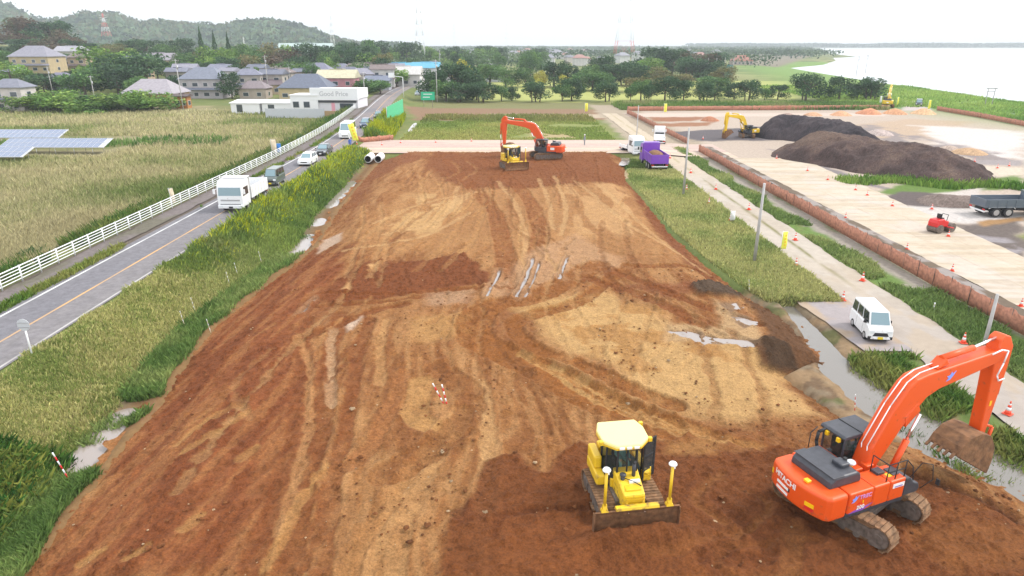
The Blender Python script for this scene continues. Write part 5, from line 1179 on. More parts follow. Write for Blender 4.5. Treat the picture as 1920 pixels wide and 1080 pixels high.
# single trees and thickets of the settlement and the park
def trees(lst,group,where):
    for i,(k,px,tp,w,y) in enumerate(lst):
        ptree(k,px,tp,w,y,'%s %s %s'%(KN[k],'bush' if k.startswith('bush') else 'tree',where[i]),group)
trees([('bushl',45,170,80,184),('bushl',95,160,100,187),('bushl',140,164,100,184),('bush',190,172,90,186),('bushl',232,164,100,185),('bushl',278,158,90,188),('bushl',170,180,80,181)],'bushes along the far edge of the reed field',
 ['at the left end of the hedge by the white house','in the hedge below the two storey beige house','behind the solar panels at mid hedge','in the low dip of the hedge','in front of the dark tree thicket','at the right end of the hedge under the pale hip roof','lowest in front of the hedge'])
trees([('light',12,112,60,250),('dark',75,136,70,228),('mid',150,126,80,222),('light',185,84,100,262),('dark',240,94,120,245),('dark',212,118,90,230),('mid',262,140,60,222),('dark',318,140,36,232),('dark',428,132,40,226),('mid',5,90,50,300)],'trees among the left houses',
 ['at the left edge above the white house','between the white house and the hillside house','right of the lower purple roofed house','crowning the big thicket left of the red roofed house','largest in the thicket above the pale hip roof','lower front of the big thicket','just above the pale hip roof','between the pale hip roof and the big two storey house','squeezed right of the big two storey house','at the left edge under the wooded knoll'])
trees([('brown',14,46,80,395),('brown',52,26,90,412),('dark',88,34,80,408),('brown',112,50,60,392),('dark',128,72,44,372),('dark',40,70,70,366),('brown',85,72,70,362),('dark',10,86,50,340)],'trees on the wooded knoll',
 ['at the left edge of the knoll','topmost on the wooded knoll','right of the knoll top','on the right shoulder of the knoll','lowest right on the knoll by the small hill house','in the front middle of the knoll','in front right of the knoll','at the left foot of the knoll'])
trees([('dark',162,78,50,400),('mid',200,80,60,410),('dark',238,74,60,420),('dark',272,70,70,410),('mid',305,80,50,380),('dark',335,70,60,420),('cone',373,57,24,330),('cone',399,64,22,340),('cone',425,66,20,345),('light',392,84,64,322),('light',378,102,56,300),('light',440,84,44,340),('mid',470,78,56,360),('olive',503,74,70,365),('olive',478,96,70,318),('brown',530,88,70,330),('mid',543,112,60,284),('dark',580,78,70,370),('dark',615,80,76,372),('brown',640,98,56,345),('dark',662,100,44,330)],'trees behind the houses left of the road',
 ['right behind the small hill house','below the red and white pylon','left of the cream walled house with red roof edge','behind the red edged roof','right of the red edged roof','left of the three conifers','tallest left of three conifers','middle of the three conifers','right one of the three conifers','in front of the conifers','lowest bright crown above the big two storey house','right of the conifers','behind the large pale roof','before the white factory hall','above the brown gabled house','in autumn tint behind the dark hip roof','beside the dark hip roof','under the white factory hall','on the right below the factory hall','between factory hall and road','nearest the road behind the cream roof'])
trees([('dark',655,73,44,520),('dark',700,74,64,520),('dark',762,76,56,500),('light',742,124,44,268),('mid',690,146,56,236),('mid',712,150,44,228),('bush',672,160,40,214),('dark',722,108,22,330),('dark',812,128,52,222),('dark',845,112,80,230),('dark',872,124,64,226),('dark',893,138,44,222),('mid',835,146,60,217),('dark',862,154,60,214),('yellow',868,104,40,262),('mid',918,116,66,300),('mid',948,124,46,290),('dark',912,84,46,640),('dark',852,88,60,520),('mid',885,92,60,520)],'trees beside the main road',
 ['at the right foot of the far ridge','in the far line left of the blue roofs','above the blue roofed halls','rounded crown before the long white building','right of the shop with white sign','beside the overhead road sign','low beside the shop wall','near the far pale houses','leftmost of the dark clump right of the road','tallest in the dark clump right of the road','right top of the dark clump by the road','rightmost of the dark clump by the road','front left of the dark clump','front right of the dark clump','peeking over the dark clump','right of the yellowing tree','before the far greenhouses','single on the skyline right of the road','left behind the dark clump','right behind the dark clump'])
trees([('dark',1040,112,56,292),('dark',1066,116,44,290),('mid',985,124,36,290),('yellow',1012,128,26,284),('yellow',1058,136,22,280),('mid',1112,130,64,268),('dark',1132,102,46,330),('dark',1152,116,64,300),('dark',1176,112,56,304),('dark',1196,120,50,296),('light',1216,106,56,335),('olive',1232,122,70,300),('dark',1240,86,76,390),('dark',1264,88,64,392),('brown',1292,92,60,382),('brown',1322,94,60,380),('dark',1346,94,46,378),('dark',1302,106,70,350),('dark',1334,112,56,346),('olive',1206,142,66,258),('bush',1340,138,70,270),('olive',1270,134,60,280),('mid',1105,118,40,310)],'trees of the park grove',
 ['left of the yellow pair in the grove','right beside the first grove tree','leftmost in the park grove','left one of two small yellow trees','right one of two small yellow trees','broad and low under the red pylon','right below the red pylon','at the heart of the grove','right of the grove heart','in front of the light crown','between the dark crowns of the grove','wide and flat in mid grove','highest crown of the grove','right of the highest crown','left one of two bare brown crowns','right one of two bare brown crowns','at the right end of the grove crest','in dark shade under the brown crowns','beside the green net','low in front of the grove','low beside the green net','flat topped before the dark shade','left of the red pylon'])
# trees filling the gaps between the houses, alike from here
rt=random.Random(21)
for i in range(56):
    px=rt.uniform(-10,720);y=rt.uniform(250,400);top=np.interp(y,[215,260,320,400],[148,120,98,76])+rt.uniform(-4,8)
    if px>560 and y<235: continue
    if 330<px<420 and y<262 or 515<px<665 and y<250: continue
    ptree(rt.choice(['dark','dark','mid','mid','olive','light']),px,top,rt.uniform(28,52),y,'leafy tree filling a gap among the houses left of the road','gap trees among the houses')
for i in range(34):
    px=rt.uniform(640,1010);y=rt.uniform(340,640);top=np.interp(y,[340,640],[102,84])+rt.uniform(-4,4)
    if 690<px<850 and y<400: continue
    ptree(rt.choice(['dark','mid','mid','light']),px,top,rt.uniform(20,44),y,'leafy tree in the belt beyond the blue roofed halls','belt trees beyond the blue halls')
for i in range(6):
    px=rt.uniform(980,1360);y=rt.uniform(268,400);top=np.interp(y,[268,320,400],[134,112,92])+rt.uniform(-6,6)
    ptree(rt.choice(['dark','dark','mid','olive']),px,top,rt.uniform(26,50),y,'leafy tree within the park grove mass','filling trees of the park grove')
# far woods and far bank as masses
def woods(name,n,fy,fx,hh,label,cols,size):
    y=fy(n);x=fx(y,n);m=(fbm(x*.012,y*.004,4,61)>.47)&(x<shore(y)-25) if name=='far_woods' else np.ones(n,bool)
    x=x[m];y=y[m];k=len(x);top=hh(x,y);g=zg(x,y);z=g+top*RNG.random(k)**.5
    s=size*y*RNG.uniform(.5,1.4,k);u=RNG.normal(size=(k,3));u/=np.linalg.norm(u,axis=1)[:,None];r=RNG.normal(size=(k,3));w=np.cross(u,r);w/=np.linalg.norm(w,axis=1)[:,None]
    P=np.stack([x,y,z],-1);u=u*s[:,None];w=w*s[:,None]*.7
    c=mixcol(cols,k,x,y,.02,62)
    o=np_obj(name,np.stack([P-u,P-w,P+u,P+w],1).reshape(-1,3),np.arange(4*k).reshape(k,4),LEAF,cols=np.clip(np.repeat(c,4,0),.004,.5));tag(o,label,kind='stuff')
woods('far_woods',60000,lambda n:430*(2600/430)**RNG.random(n),lambda y,n:-.34*y+(.34*y+np.minimum(shore(y),.7*y))*RNG.random(n),lambda x,y:4+7*fbm(x*.03,y*.01,3,63),'far belts of trees between fields up to the skyline',[(52,76,54),(70,96,60),(96,116,74)],.0016)
woods('far_bank_woods',16000,lambda n:RNG.uniform(3330,3700,n),lambda y,n:RNG.uniform(900,3600,n),lambda x,y:10+14*fbm(x*.004,y*.0,3,64),'wooded far bank of the river on the skyline',[(60,80,60),(80,100,72)],.0018)
# ---------------------------------------------------------------- hills
def hills():
    nx,ny=260,60
    px=np.linspace(-260,760,nx);top=np.interp(px,[-260,-60,0,40,75,110,150,190,216,262,290,330,380,420,450,500,545,580,610,640,670,760],[-30,-10,4,24,40,36,24,29,27,46,40,43,47,49,43,40,44,52,64,74,80,84])
    ys=np.linspace(950,2300,ny);v=[];
    for j,y in enumerate(ys):
        b=math.exp(-((y-1500)/ (300 if y<1500 else 420))**2)
        for i in range(nx):
            zt,dep=at_top(0,top[i],1500.);x=(px[i]-960)/F*dep*(y/1500.)
            v.append((x,y,zt*b))
    v=np.array(v);n=fbm(v[:,0]*.012,v[:,1]*.012,5,65)-.5;v[:,2]=v[:,2]*(1+.28*n)+(fbm(v[:,0]*.09,v[:,1]*.05,3,66)-.5)*7*np.clip(v[:,2]/20,0,1)-1.2
    c=mixcol([(46,72,50),(64,92,58),(84,108,70)],len(v),v[:,0],v[:,1],.02,67)
    o=np_obj('hills',v,grid_faces(ny,nx),GROUND,cols=c,smooth=True);tag(o,'wooded hills along the left skyline',kind='structure')
    k=26000;j=RNG.integers(0,len(v),k);w_=np.where(v[j,2]>3)[0];P=v[j[w_]]+RNG.normal(0,1,(len(w_),3))*np.array([3.,9,1.2])+np.array([0,0,2.]);k=len(P)
    u=RNG.normal(size=(k,3));u/=np.linalg.norm(u,axis=1)[:,None];r=RNG.normal(size=(k,3));q=np.cross(u,r);q/=np.linalg.norm(q,axis=1)[:,None];s=RNG.uniform(2,6,(k,1))
    cc=mixcol([(40,64,46),(60,86,54),(86,108,66),(96,98,66)],k,P[:,0],P[:,1],.03,68)
    t=np_obj('hill_woods',np.stack([P-u*s,P-q*s*.7,P+u*s,P+q*s*.7],1).reshape(-1,3),np.arange(4*k).reshape(k,4),LEAF,cols=np.clip(np.repeat(cc,4,0),.004,.5));tag(t,'tree canopy covering the far hills',kind='stuff')
hills()
# ---------------------------------------------------------------- houses
WINM=mat('window_glass',(.05,.065,.08),.1,spec=.8);WFR=mat('window_frame',(.55,.56,.57),.4)
def wallm(c):return mat('wall_%02x%02x%02x'%c,alb(c,.62),.85,noise=.12,nscale=.8)
def roofm(c):return mat('roof_%02x%02x%02x'%c,alb(c,.55),.6,noise=.16,nscale=1.5)
def hip(m,cx,cy,w,d,z0,h,ov=.5,ridge=.45,gable=False,M=None):
    a,b=w/2+ov,d/2+ov;r=a if gable else max(0,a-b*1.0)*1.0 if ridge is None else w*ridge/2
    t=.12
    v=[(cx-a,cy-b,z0),(cx+a,cy-b,z0),(cx+a,cy+b,z0),(cx-a,cy+b,z0),(cx-a,cy-b,z0+t),(cx+a,cy-b,z0+t),(cx+a,cy+b,z0+t),(cx-a,cy+b,z0+t),(cx-r,cy,z0+h),(cx+r,cy,z0+h)]
    m.add(v,[(3,2,1,0),(0,1,5,4),(1,2,6,5),(2,3,7,6),(3,0,4,7),(4,5,9,8),(6,7,8,9),(5,6,9),(7,4,8)],M)
def house(label,px,y,wpx,wall,roof,st=2,d=None,style='hip',rot=0,h=None,group='houses left of the road',cat='house',name='house',skirt=True,lift=0.,wins=None,ridge=.45):
    x=(px-960)/F*at_top(px,150,y)[1];g=float(zg(np.array([x]),np.array([y]))[0])+lift
    w=wpx/F*at_top(px,150,y)[1]*1.0;d=d or w*.75;hh=h or (6.0 if st==2 else 3.2)
    r=empty(name,(x,y+d/2,g-.3),R(rot),label,cat,group);rm=roofm(roof)
    b=MB().box(-w/2,w/2,-d/2,d/2,0,hh+.3).build('wall',wallm(wall),r)
    m=MB()
    if style=='flat': m.box(-w/2-.1,w/2+.1,-d/2-.1,d/2+.1,hh+.303,hh+.55)
    elif style=='gable': hip(m,0,0,w,d,hh+.3,min(w,d)*.28,gable=True)
    else: hip(m,0,0,w,d,hh+.3,min(w,d)*.36,ridge=ridge)
    m.build('roof',rm,r)
    if style!='flat': MB().cyl((-w*.22,0,hh+.3+min(w,d)*.29),(w*.22,0,hh+.3+min(w,d)*.29),.16,n=6).build('roof_ridge',rm,r)
    if st==2 and skirt:
        m=MB()
        v0=hh*.52
        for s in (-1,):
            m.add([(-w/2-.9,-d/2-1.0,v0),(w/2+.9,-d/2-1.0,v0),(w/2,-d/2-.003,v0+.6),(-w/2,-d/2-.003,v0+.6),(-w/2-.9,-d/2-1.0,v0-.12),(w/2+.9,-d/2-1.0,v0-.12),(w/2,-d/2-.003,v0-.12),(-w/2,-d/2-.003,v0-.12)],[(0,1,2,3),(7,6,5,4),(0,4,5,1),(1,5,6,2),(3,7,4,0)])
        m.build('lower_roof',rm,r)
    zs=[1.2] if st==1 else [1.1,hh*.52+1.0]
    nw=wins if wins is not None else max(2,int(w/3.2))
    for z in zs:
        for k in range(nw):
            cx=-w/2+w*(k+.5)/nw;ww=min(1.7,w/nw*.62)*(1 if (k+int(z))%2 else .75)
            f=MB().box(cx-ww/2-.08,cx+ww/2+.08,-d/2-.05,-d/2-.003,z-.08,z+1.18).build('window',WFR,r)
            MB().box(cx-ww/2,cx+ww/2,-d/2-.065,-d/2-.052,z,z+1.1).build('pane',WINM,f)
        sx=1 if px<960 else -1
        f=MB().box(sx*w/2+ (.003 if sx>0 else -.05),sx*w/2+(.05 if sx>0 else -.003),-.8,.8,z-.08,z+1.18).build('window',WFR,r)
        MB().box(sx*(w/2+.052),sx*(w/2+.065),-.7,.7,z,z+1.1).build('pane',WINM,f) if sx>0 else MB().box(-(w/2+.065),-(w/2+.052),-.7,.7,z,z+1.1).build('pane',WINM,f)
    return r
GY=(168,166,180);DG=(128,132,150);PG=(196,194,204);CRM=(232,214,176);WHT=(244,244,246);BRN=(176,140,110)
house('white two storey house at the left edge with brown stained wall',4,182,58,(236,226,222),(150,152,168),2)
house('beige two storey house with broad grey roof under the wooded knoll',62,282,72,(222,200,160),GY,2,lift=1.5)
house('small cream house with light grey roof high beside the knoll',135,330,46,(224,220,206),PG,1,style='gable',lift=2.5)
house('small grey roofed annex right of the beige hillside house',110,300,30,(206,204,206),DG,1,lift=2)
house('low house with purple grey roof down the slope behind the hedge',106,232,44,(150,146,160),(150,146,170),2,lift=-1)
house('cream house with red edged roof at the top of the big thicket',292,322,62,CRM,(178,170,180),2,style='gable')
house('house under a wide pale hip roof behind the hedge',270,200,96,(214,176,130),(196,188,196),1,ridge=.5)
house('orange timber shed against the pale hip roofed house',332,192,24,(206,140,76),(110,92,90),1,style='gable',cat='shed',name='shed')
house('big two storey house with double dark tiled roofs and white balcony wall',374,226,78,(214,206,210),(146,152,170),2)
house('house with large pale roof behind the big two storey house',440,268,74,(200,204,208),(184,184,198),1)
house('small white gabled house above the large pale roof',424,304,28,WHT,GY,1,style='gable')
house('brown bungalow left of the dark hip roof',470,226,50,(206,190,176),(160,146,150),1)
house('brown gabled house behind the brown bungalow',500,246,40,(214,190,160),(140,124,130),1,style='gable',rot=20)
house('beige house with dark slate hip roof in the middle of the row',566,222,92,(224,202,160),(124,132,152),1,h=3.6)
house('house with cream roof and pink walls beside the road',628,236,70,(226,160,170),(238,230,196),2,style='gable',skirt=False)
house('tall grey hip roofed house behind the cream roof',590,286,60,(190,190,206),(150,150,172),2)
house('orange walled house right of the cream roof',688,262,40,(232,176,130),DG,1)
house('grey house with blue grey roof close to the road',706,246,44,(196,198,208),(142,150,172),1,style='gable')
house('dark roofed house behind the orange walled house',672,292,52,(196,190,190),(136,136,154),1)
house('long white roadside building with pale roof',752,272,70,(246,240,238),(236,232,228),1,style='gable',h=4.2,cat='building',name='commercial_building')
for i,(px,y,w,wl,l) in enumerate([(746,335,62,WHT,'left one of the two blue roofed halls'),(798,322,50,WHT,'right one of the two blue roofed halls')]):
    house(l,px,y,w,wl,(120,204,236),1,style='gable',h=5,cat='hall',name='warehouse_hall',group='blue roofed halls by the road')
house('white factory hall with long pale green roof on the far slope',572,700,100,WHT,(216,236,232),1,style='gable',h=7,d=30,cat='hall',name='factory_hall',group='far buildings',lift=2)
for i,(px,y,w,wl,rf,l) in enumerate([(690,430,26,WHT,GY,'pale two storey house left of the blue halls'),(706,450,24,(226,216,210),DG,'grey roofed house in the far cluster'),(674,470,22,WHT,PG,'white house at the left of the far cluster'),(730,480,24,WHT,GY,'white house at the right of the far cluster'),(812,420,30,(232,226,222),DG,'pale building at the right of the blue halls'),(1000,640,24,WHT,GY,'white house left of the red pylon on the plain'),(880,300,34,(236,230,226),(196,90,96),'small house with faded red roof behind the yellowing tree'),(930,330,40,(206,210,206),(190,196,196),'long grey shed behind the dark clump by the road'),(1390,600,36,(220,200,190),(200,130,110),'brick red shed by the river path')]):
    house(l,px,y,w,wl,rf,2 if i<4 else 1,style='gable' if i%2 else 'hip',group='far buildings',skirt=False)
rq=random.Random(8)
for px,y in ((445,252),(530,262),(655,268),(716,258),(412,286),(545,296),(640,308),(694,318),(330,258),(252,262),(184,268),(612,262),(482,298),(580,318),(728,300),(150,300),(20,262),(662,300),(395,248),(428,270),(462,242),(508,250),(520,282),(566,270),(598,292),(630,282),(676,250),(704,284),(345,280),(230,300),(738,318),(758,300)):
    house('grey roofed house half hidden among the settlement trees',px,y,rq.uniform(30,46),rq.choice([(226,216,206),(206,196,188),(236,232,228),(214,190,160)]),rq.choice([(150,152,172),(134,138,156),(170,168,184),(150,134,132)]),rq.choice([1,2,2]),style=rq.choice(['hip','gable']),rot=rq.uniform(-15,15),group='half hidden houses of the settlement',lift=.6)
# the shop and its outbuildings
sx,sy=at(632,212,.3)
sh=empty('shop',(sx,sy+4,.2),R(-4),'white flat roofed shop with grey lettering on its sign front','shop')
wm=mat('shop_white',(.80,.80,.81),.5)
MB().box(-5.9,5.9,-4,5,0,3.6).build('wall',mat('shop_wall',(.66,.65,.68),.7),sh)
sg=MB().box(-6.2,6.2,-4.6,-4.003,3.3,6.3).box(-6.2,6.2,-4.0,5,3.61,5.9).build('sign_front',wm,sh,.05)
text_obj('lettering','Good Price',1.6,mat('grey_lettering',(.50,.50,.52),.6),sg,basis((1,0,0),(0,0,1),(0,-1,0),(0,-4.61,4.85)))
MB().box(-5.6,5.6,-4.25,-4.003,2.7,3.3).build('awning',M_DK,sh,.03)
MB().box(-1.0,-.1,-4.06,-4.003,.3,2.6).build('banner',mat('pink_banner',(.75,.35,.42),.7),sh)
MB().box(1.2,4.6,-4.05,-4.003,.2,2.5).build('door',WINM,sh)
ax,ay=at(574,212,.3);an=empty('shop_annex',(ax,ay+3.5,.2),R(-4),'white annex with two dark windows left of the shop','annex')
MB().box(-3.6,3.6,-3.5,3.5,0,4.4).build('wall',wm,an,.03);MB().box(-3.8,3.8,-3.7,3.7,4.403,4.6).build('roof',wm,an)
for u in (-2.2,.6):
    f=MB().box(u-.8,u+.9,-3.56,-3.503,1.4,3.0).build('window',WFR,an);MB().box(u-.7,u+.8,-3.575,-3.562,1.5,2.9).build('pane',WINM,f)
for px,w,l in ((522,8,'white shed with sloping roof left of the shop annex'),(462,7.5,'long low white building behind the reed field')):
    x,y=at(px,212,.2);s=empty('shed',(x,y+2.5,.1),R(-3),l,'shed','sheds by the shop')
    MB().box(-w/2,w/2,-2.5,2.5,0,2.5).build('wall',wm,s);MB().prism([(-2.8,2.503),(2.8,3.0),(2.8,3.15),(-2.8,2.65)],-w/2-.3,w/2+.3,'yz').build('roof',wm,s)
    MB().box(-w*.3,-w*.1,-2.56,-2.503,.3,2.2).build('door',WINM,s)
x,y=at(552,221,.2);f=empty('corrugated_fence',(x,y,.15),R(-3),'pale corrugated fence in front of the shop annex','fence')
m=MB()
for k in range(48): m.prism([(-7+k*.3,0),(-7+k*.3+.15,.06),(-7+k*.3+.3,0),(-7+k*.3+.3,.03),(-7+k*.3+.15,.09),(-7+k*.3,.03)],0,2.2,'xy')
m.build('panel',mat('corrugated_sheet',(.56,.58,.63),.4,.2),f)
m=MB()
for k in range(7): m.box(-7+k*2.4-.05,-7+k*2.4+.05,.08,.18,0,2.3)
m.build('post_row',M_STL,f)
x,y=at(617,219,.2);c=empty('crate_stack',(x,y,.1),0,'tan timber screen left of the shop entrance','screen');MB().box(-2,2,-.1,.1,.2,1.5).build('board',wallm((222,186,140)),c);MB().box(-1.9,-1.8,-.1,.1,0,.2).box(1.8,1.9,-.1,.1,0,.2).build('feet',M_ST,c)
# far town: tiny houses nothing tells apart
hm=[]
for v,(wl,rf) in enumerate((((240,240,240),(170,170,180)),((230,222,214),(150,150,160)),((244,240,236),(200,150,140)))):
    wmesh=MB().box(-4,4,-3.5,3.5,0,5);rmesh=MB();hip(rmesh,0,0,8,7,5.003,2.2)
    o1=wmesh.build('wall',wallm(wl));o2=rmesh.build('roof',roofm(rf));hm.append((o1.data,o2.data));bpy.data.objects.remove(o1);bpy.data.objects.remove(o2)
rr=random.Random(3)
for i in range(90):
    px=rr.choice([rr.uniform(650,1010),rr.uniform(960,1120),rr.uniform(250,340) if i%4==0 else rr.uniform(820,1400)]);y=rr.uniform(560,1500)
    x=(px-960)/F*y*.95
    if x>float(shore(y))-60: continue
    g=float(zg(np.array([x]),np.array([y]))[0]);r=empty('far_house',(x,y,g-.2),rr.uniform(-.5,.5),'tiny pale house of the far town near the skyline','house','houses of the far town')
    a,b=hm[i%3]
    for nm,d in (('wall',a),('roof',b)):
        o=link(bpy.data.objects.new(nm,d));o.parent=r
    r.scale=[rr.uniform(.8,1.5)]*3
# ---------------------------------------------------------------- pylons and poles
M_PW=mat('pylon_white',(.8,.8,.8),.6);M_PR=mat('pylon_red',(.62,.07,.05),.6);M_CON=mat('concrete_pole',(.42,.41,.40),.8,noise=.15,nscale=2)
def pylon(label,x,y,H,bw,two,tw=None,thick=.35,z=None,bands=7):
    g=float(zg(np.array([x]),np.array([y]))[0]) if z is None else z
    r=empty('pylon',(x,y,g),0,label,'pylon','power line pylons')
    tw=tw or bw*.12
    for k in range(bands):
        m=MB();z0=H*k/bands;z1=H*(k+1)/bands;a0=bw/2+(tw/2-bw/2)*min(1,z0/H*1.15);a1=bw/2+(tw/2-bw/2)*min(1,z1/H*1.15);C=[(-1,-1),(1,-1),(1,1),(-1,1)]
        for i in range(4):
            p,q=C[i],C[(i+1)%4]
            m.cyl((p[0]*a0,p[1]*a0,z0),(p[0]*a1,p[1]*a1,z1),thick/2,n=5)
            m.cyl((p[0]*a0,p[1]*a0,z0),(q[0]*a1,q[1]*a1,z1),thick/3.5,n=4).cyl((q[0]*a0,q[1]*a0,z0),(p[0]*a1,p[1]*a1,z1),thick/3.5,n=4)
            m.cyl((p[0]*a1,p[1]*a1,z1),(q[0]*a1,q[1]*a1,z1),thick/3.,n=4)
        m.build('lattice_section',M_PR if (two and (k==0 or (H<60 and k%2==0))) else M_PW,r)  # tall pylon's upper bands white, imitating the sky's glare washing them out
    m=MB()
    for zz in (.72,.82,.92):
        l=bw*.55;m.cyl((-l,0,H*zz),(l,0,H*zz),thick/2.5,n=4).cyl((-l,0,H*zz),(0,0,H*(zz+.04)),thick/3,n=4).cyl((l,0,H*zz),(0,0,H*(zz+.04)),thick/3,n=4)
    m.build('cross_arms',M_PW,r);return r
x,y=at(1169,111,0);pylon('tall red and white pylon rising behind the park grove',x,y,120,22,True,thick=.42,bands=6)
zt,dep=at_top(200,68,1150.);pylon('small red and white pylon on the wooded ridge',(200-960)/F*dep,1150.,34,11,True,thick=.5,z=zt,bands=5)
for px,yb,Y,H,bw,l in ((788,97,520,60,8,'slender pale pylon above the blue roofed halls'),(457,78,800,24,3,'thin pale mast in front of the ridge'),(624,82,900,60,6,'thin pale pylon where the ridge ends'),(950,84,1500,70,9,'faint pale pylon on the plain'),(852,84,1600,60,8,'faintest pale pylon near the skyline right of the road')):
    dep=at_top(px,yb,Y)[1];pylon(l,(px-960)/F*dep,Y,H,bw,False,thick=.2,bands=8)
def upole(label,px,pyb,h,z=0.,r=.14,arms=True,cat='utility pole',name='utility_pole',lamp=False,Y=None):
    x,y=at(px,pyb,z) if Y is None else ((px-960)/F*at_top(px,pyb,Y)[1],Y)
    o=empty(name,(x,y,z-.1),0,label,cat,'utility poles');MB().cyl((0,0,0),(0,0,h),r,r*.7,n=10).build('pole',M_CON,o)
    if arms:
        MB().box(-.8,.8,-.05,.05,h-.5,h-.4).box(-.6,.6,-.05,.05,h-1.1,h-1.0).build('cross_arm',M_ST,o);MB().cyl((.22,0,h-2.4),(.22,0,h-1.6),.18,n=10).build('transformer',M_STL,o)
        im=MB()
        for u in (-.7,-.3,.3,.7): im.cyl((u,0,h-.4),(u,0,h-.22),.05,n=6)
        im.build('insulators',M_WH,o)
    return o
upole('concrete pole in the meadow nearest the purple truck',1281,366,8.0,arms=False)
upole('concrete pole in mid meadow left of the yellow flag',1414,492,6.7,arms=False)
upole('short grey pole on the grass beside the excavator boom',1843,655,3.6,arms=False,r=.12)
upole('thin pole behind the white flatbed truck',1192,282,7.5,arms=False,r=.1)
upole('utility pole beside the pale hip roofed house',344,206,13,z=.3)
upole('utility pole behind the hedge',178,186,8,z=.3,Y=205);upole('leaning utility pole below the beige hillside house',100,178,10,z=.3,Y=225);upole('utility pole before the brown tinted tree',500,140,13,z=.3,Y=245);upole('utility pole at the dark hip roofed house',544,150,9,z=.3,Y=255)
upole('tall utility pole left of the dark clump by the road',820,196,12,z=.8,Y=206);upole('utility pole between shop and road',686,208,9,z=.6,Y=200);upole('utility pole far up the road by the blue halls',826,150,14,z=.3,Y=330)
for px,pb,l in ((1605,142,'left one of two poles on the river bank'),(1622,138,'right one of two poles on the river bank')): upole(l,px,pb,11,arms=True)
# ---------------------------------------------------------------- road furniture
x,y=at(62,672,1.3);s=empty('round_sign',(x,y,1.1),0,'white round sign seen from behind on a pole at the road edge','road sign')
MB().cyl((0,0,0),(0,0,2.45),.045,n=10).build('pole',M_WH,s);d=MB().cyl((0,-.05,2.15),(0,-.03,2.15),.33,n=28).build('disc',mat('sign_back',(.62,.64,.66),.35,.3),s);MB().box(-.3,.3,-.08,-.053,2.25,2.29).box(-.3,.3,-.08,-.053,2.0,2.04).build('bracket',M_STL,d)
def fence_white():
    r=empty('pedestrian_fence',(0,0,0),0,'long white tubular fence along the left of the footpath','fence');rails=MB();ys=np.arange(24,205,1.98);P=[]
    for y in ys:P.append((-34.1+float(road_off(y)),float(y)))
    for z in (1.08,.86,.64,.42,.2):
        for a,b in zip(P,P[1:]): rails.cyl((a[0],a[1],ROADZ+z),(b[0],b[1],ROADZ+z),.035 if z<1 else .045,n=6,caps=False)
    rails.build('rails',M_WH,r)
    pm=MB().cyl((0,0,-.1),(0,0,1.14),.055,n=8);first=None
    for x,y in P:
        if first is None: first=pm.build('post',M_WH,r);o=first
        else: o=link(bpy.data.objects.new('post',first.data));o.parent=r
        o.location=(x,y,ROADZ)
fence_white()
M_NET=mat('orange_mesh',(.45,.20,.13),.9,noise=.3,nscale=4)
def net(label,pts,h=1.25,seed=1,z0=None,step=.25):
    r=empty('mesh_fence',(pts[0][0],pts[0][1],0),0,label,'fence','orange mesh fences round the works');ox,oy=pts[0]
    co=[];rng=random.Random(seed);n=0;posts=MB()
    for (ax,ay),(bx,by) in zip(pts,pts[1:]):
        L=math.hypot(bx-ax,by-ay);k=max(2,int(L/step));nx,ny=-(by-ay)/L,(bx-ax)/L
        for i in range(k+1):
            t=i/k;x=ax+(bx-ax)*t;y=ay+(by-ay)*t;s=t*L
            sag=.10*abs(math.sin(s*math.pi/2.0))+rng.uniform(0,.04)
            g=max(float(zg(np.array([x]),np.array([y]))[0]),0 if z0 is None else z0)
            for zz,bow in ((.02,.0),(h*.5,rng.uniform(-.07,.07)),(h-sag-rng.uniform(0,.1),rng.uniform(-.07,.07))):
                co.append((x+nx*bow-ox,y+ny*bow-oy,g+zz))
            n+=1
            if i%max(1,int(2/step))==0: posts.cyl((x-ox,y-oy,g-.1),(x-ox,y-oy,g+h+.08),.025,n=5)
    f=[]
    for i in range(n-1):
        for j in range(2): a=i*3+j;f.append((a,a+3,a+4,a+1))
    o=np_obj('net',co,f,M_NET,parent=r);md=o.modifiers.new('thick','SOLIDIFY');md.thickness=.012
    posts.build('posts',M_ST,r)
net('long orange mesh fence between the grass strip and the haul road',[(31.9,27),(31.5,45),(31.3,80),(31.3,113)],1.35,1)
net('orange mesh fence running on beyond the dirt crossing',[(31.6,121),(30.8,150),(29.8,178)],1.2,2,step=.4)
net('orange mesh fence across the far end of the yard',[(31,185),(60,187),(104,189.5)],1.3,3,step=.6)
net('orange mesh fence on the right below the river bank',[at(1756,207),at(1838,221),at(1930,239),at(1990,251)],1.3,4,step=.6)
net('short orange mesh fence beside the yellow flag at the crossing',[at(672,268,.8),at(738,262,.8)],1.0,5,z0=.8)
strip('shadow_strip',33.0,33.35,28,118,.16,(96,84,70),'dark strip painted as the shadow line beside the haul road slabs',nx=3,ny=120,off=False,material=PAVE,rag=.2)  # dark strip laid down for the shadow line between fence and slabs
strip('slab_edge',33.5,34.7,28,118,.10,(176,166,160),'broken grey slabs along the haul road',nx=8,ny=200,off=False,material=PAVE,rag=.5,paint=lambda p,x,y,q:p.blend(sstep(.45,.55,fbm(x*.9,y*.6,3,131)),(128,112,96)))
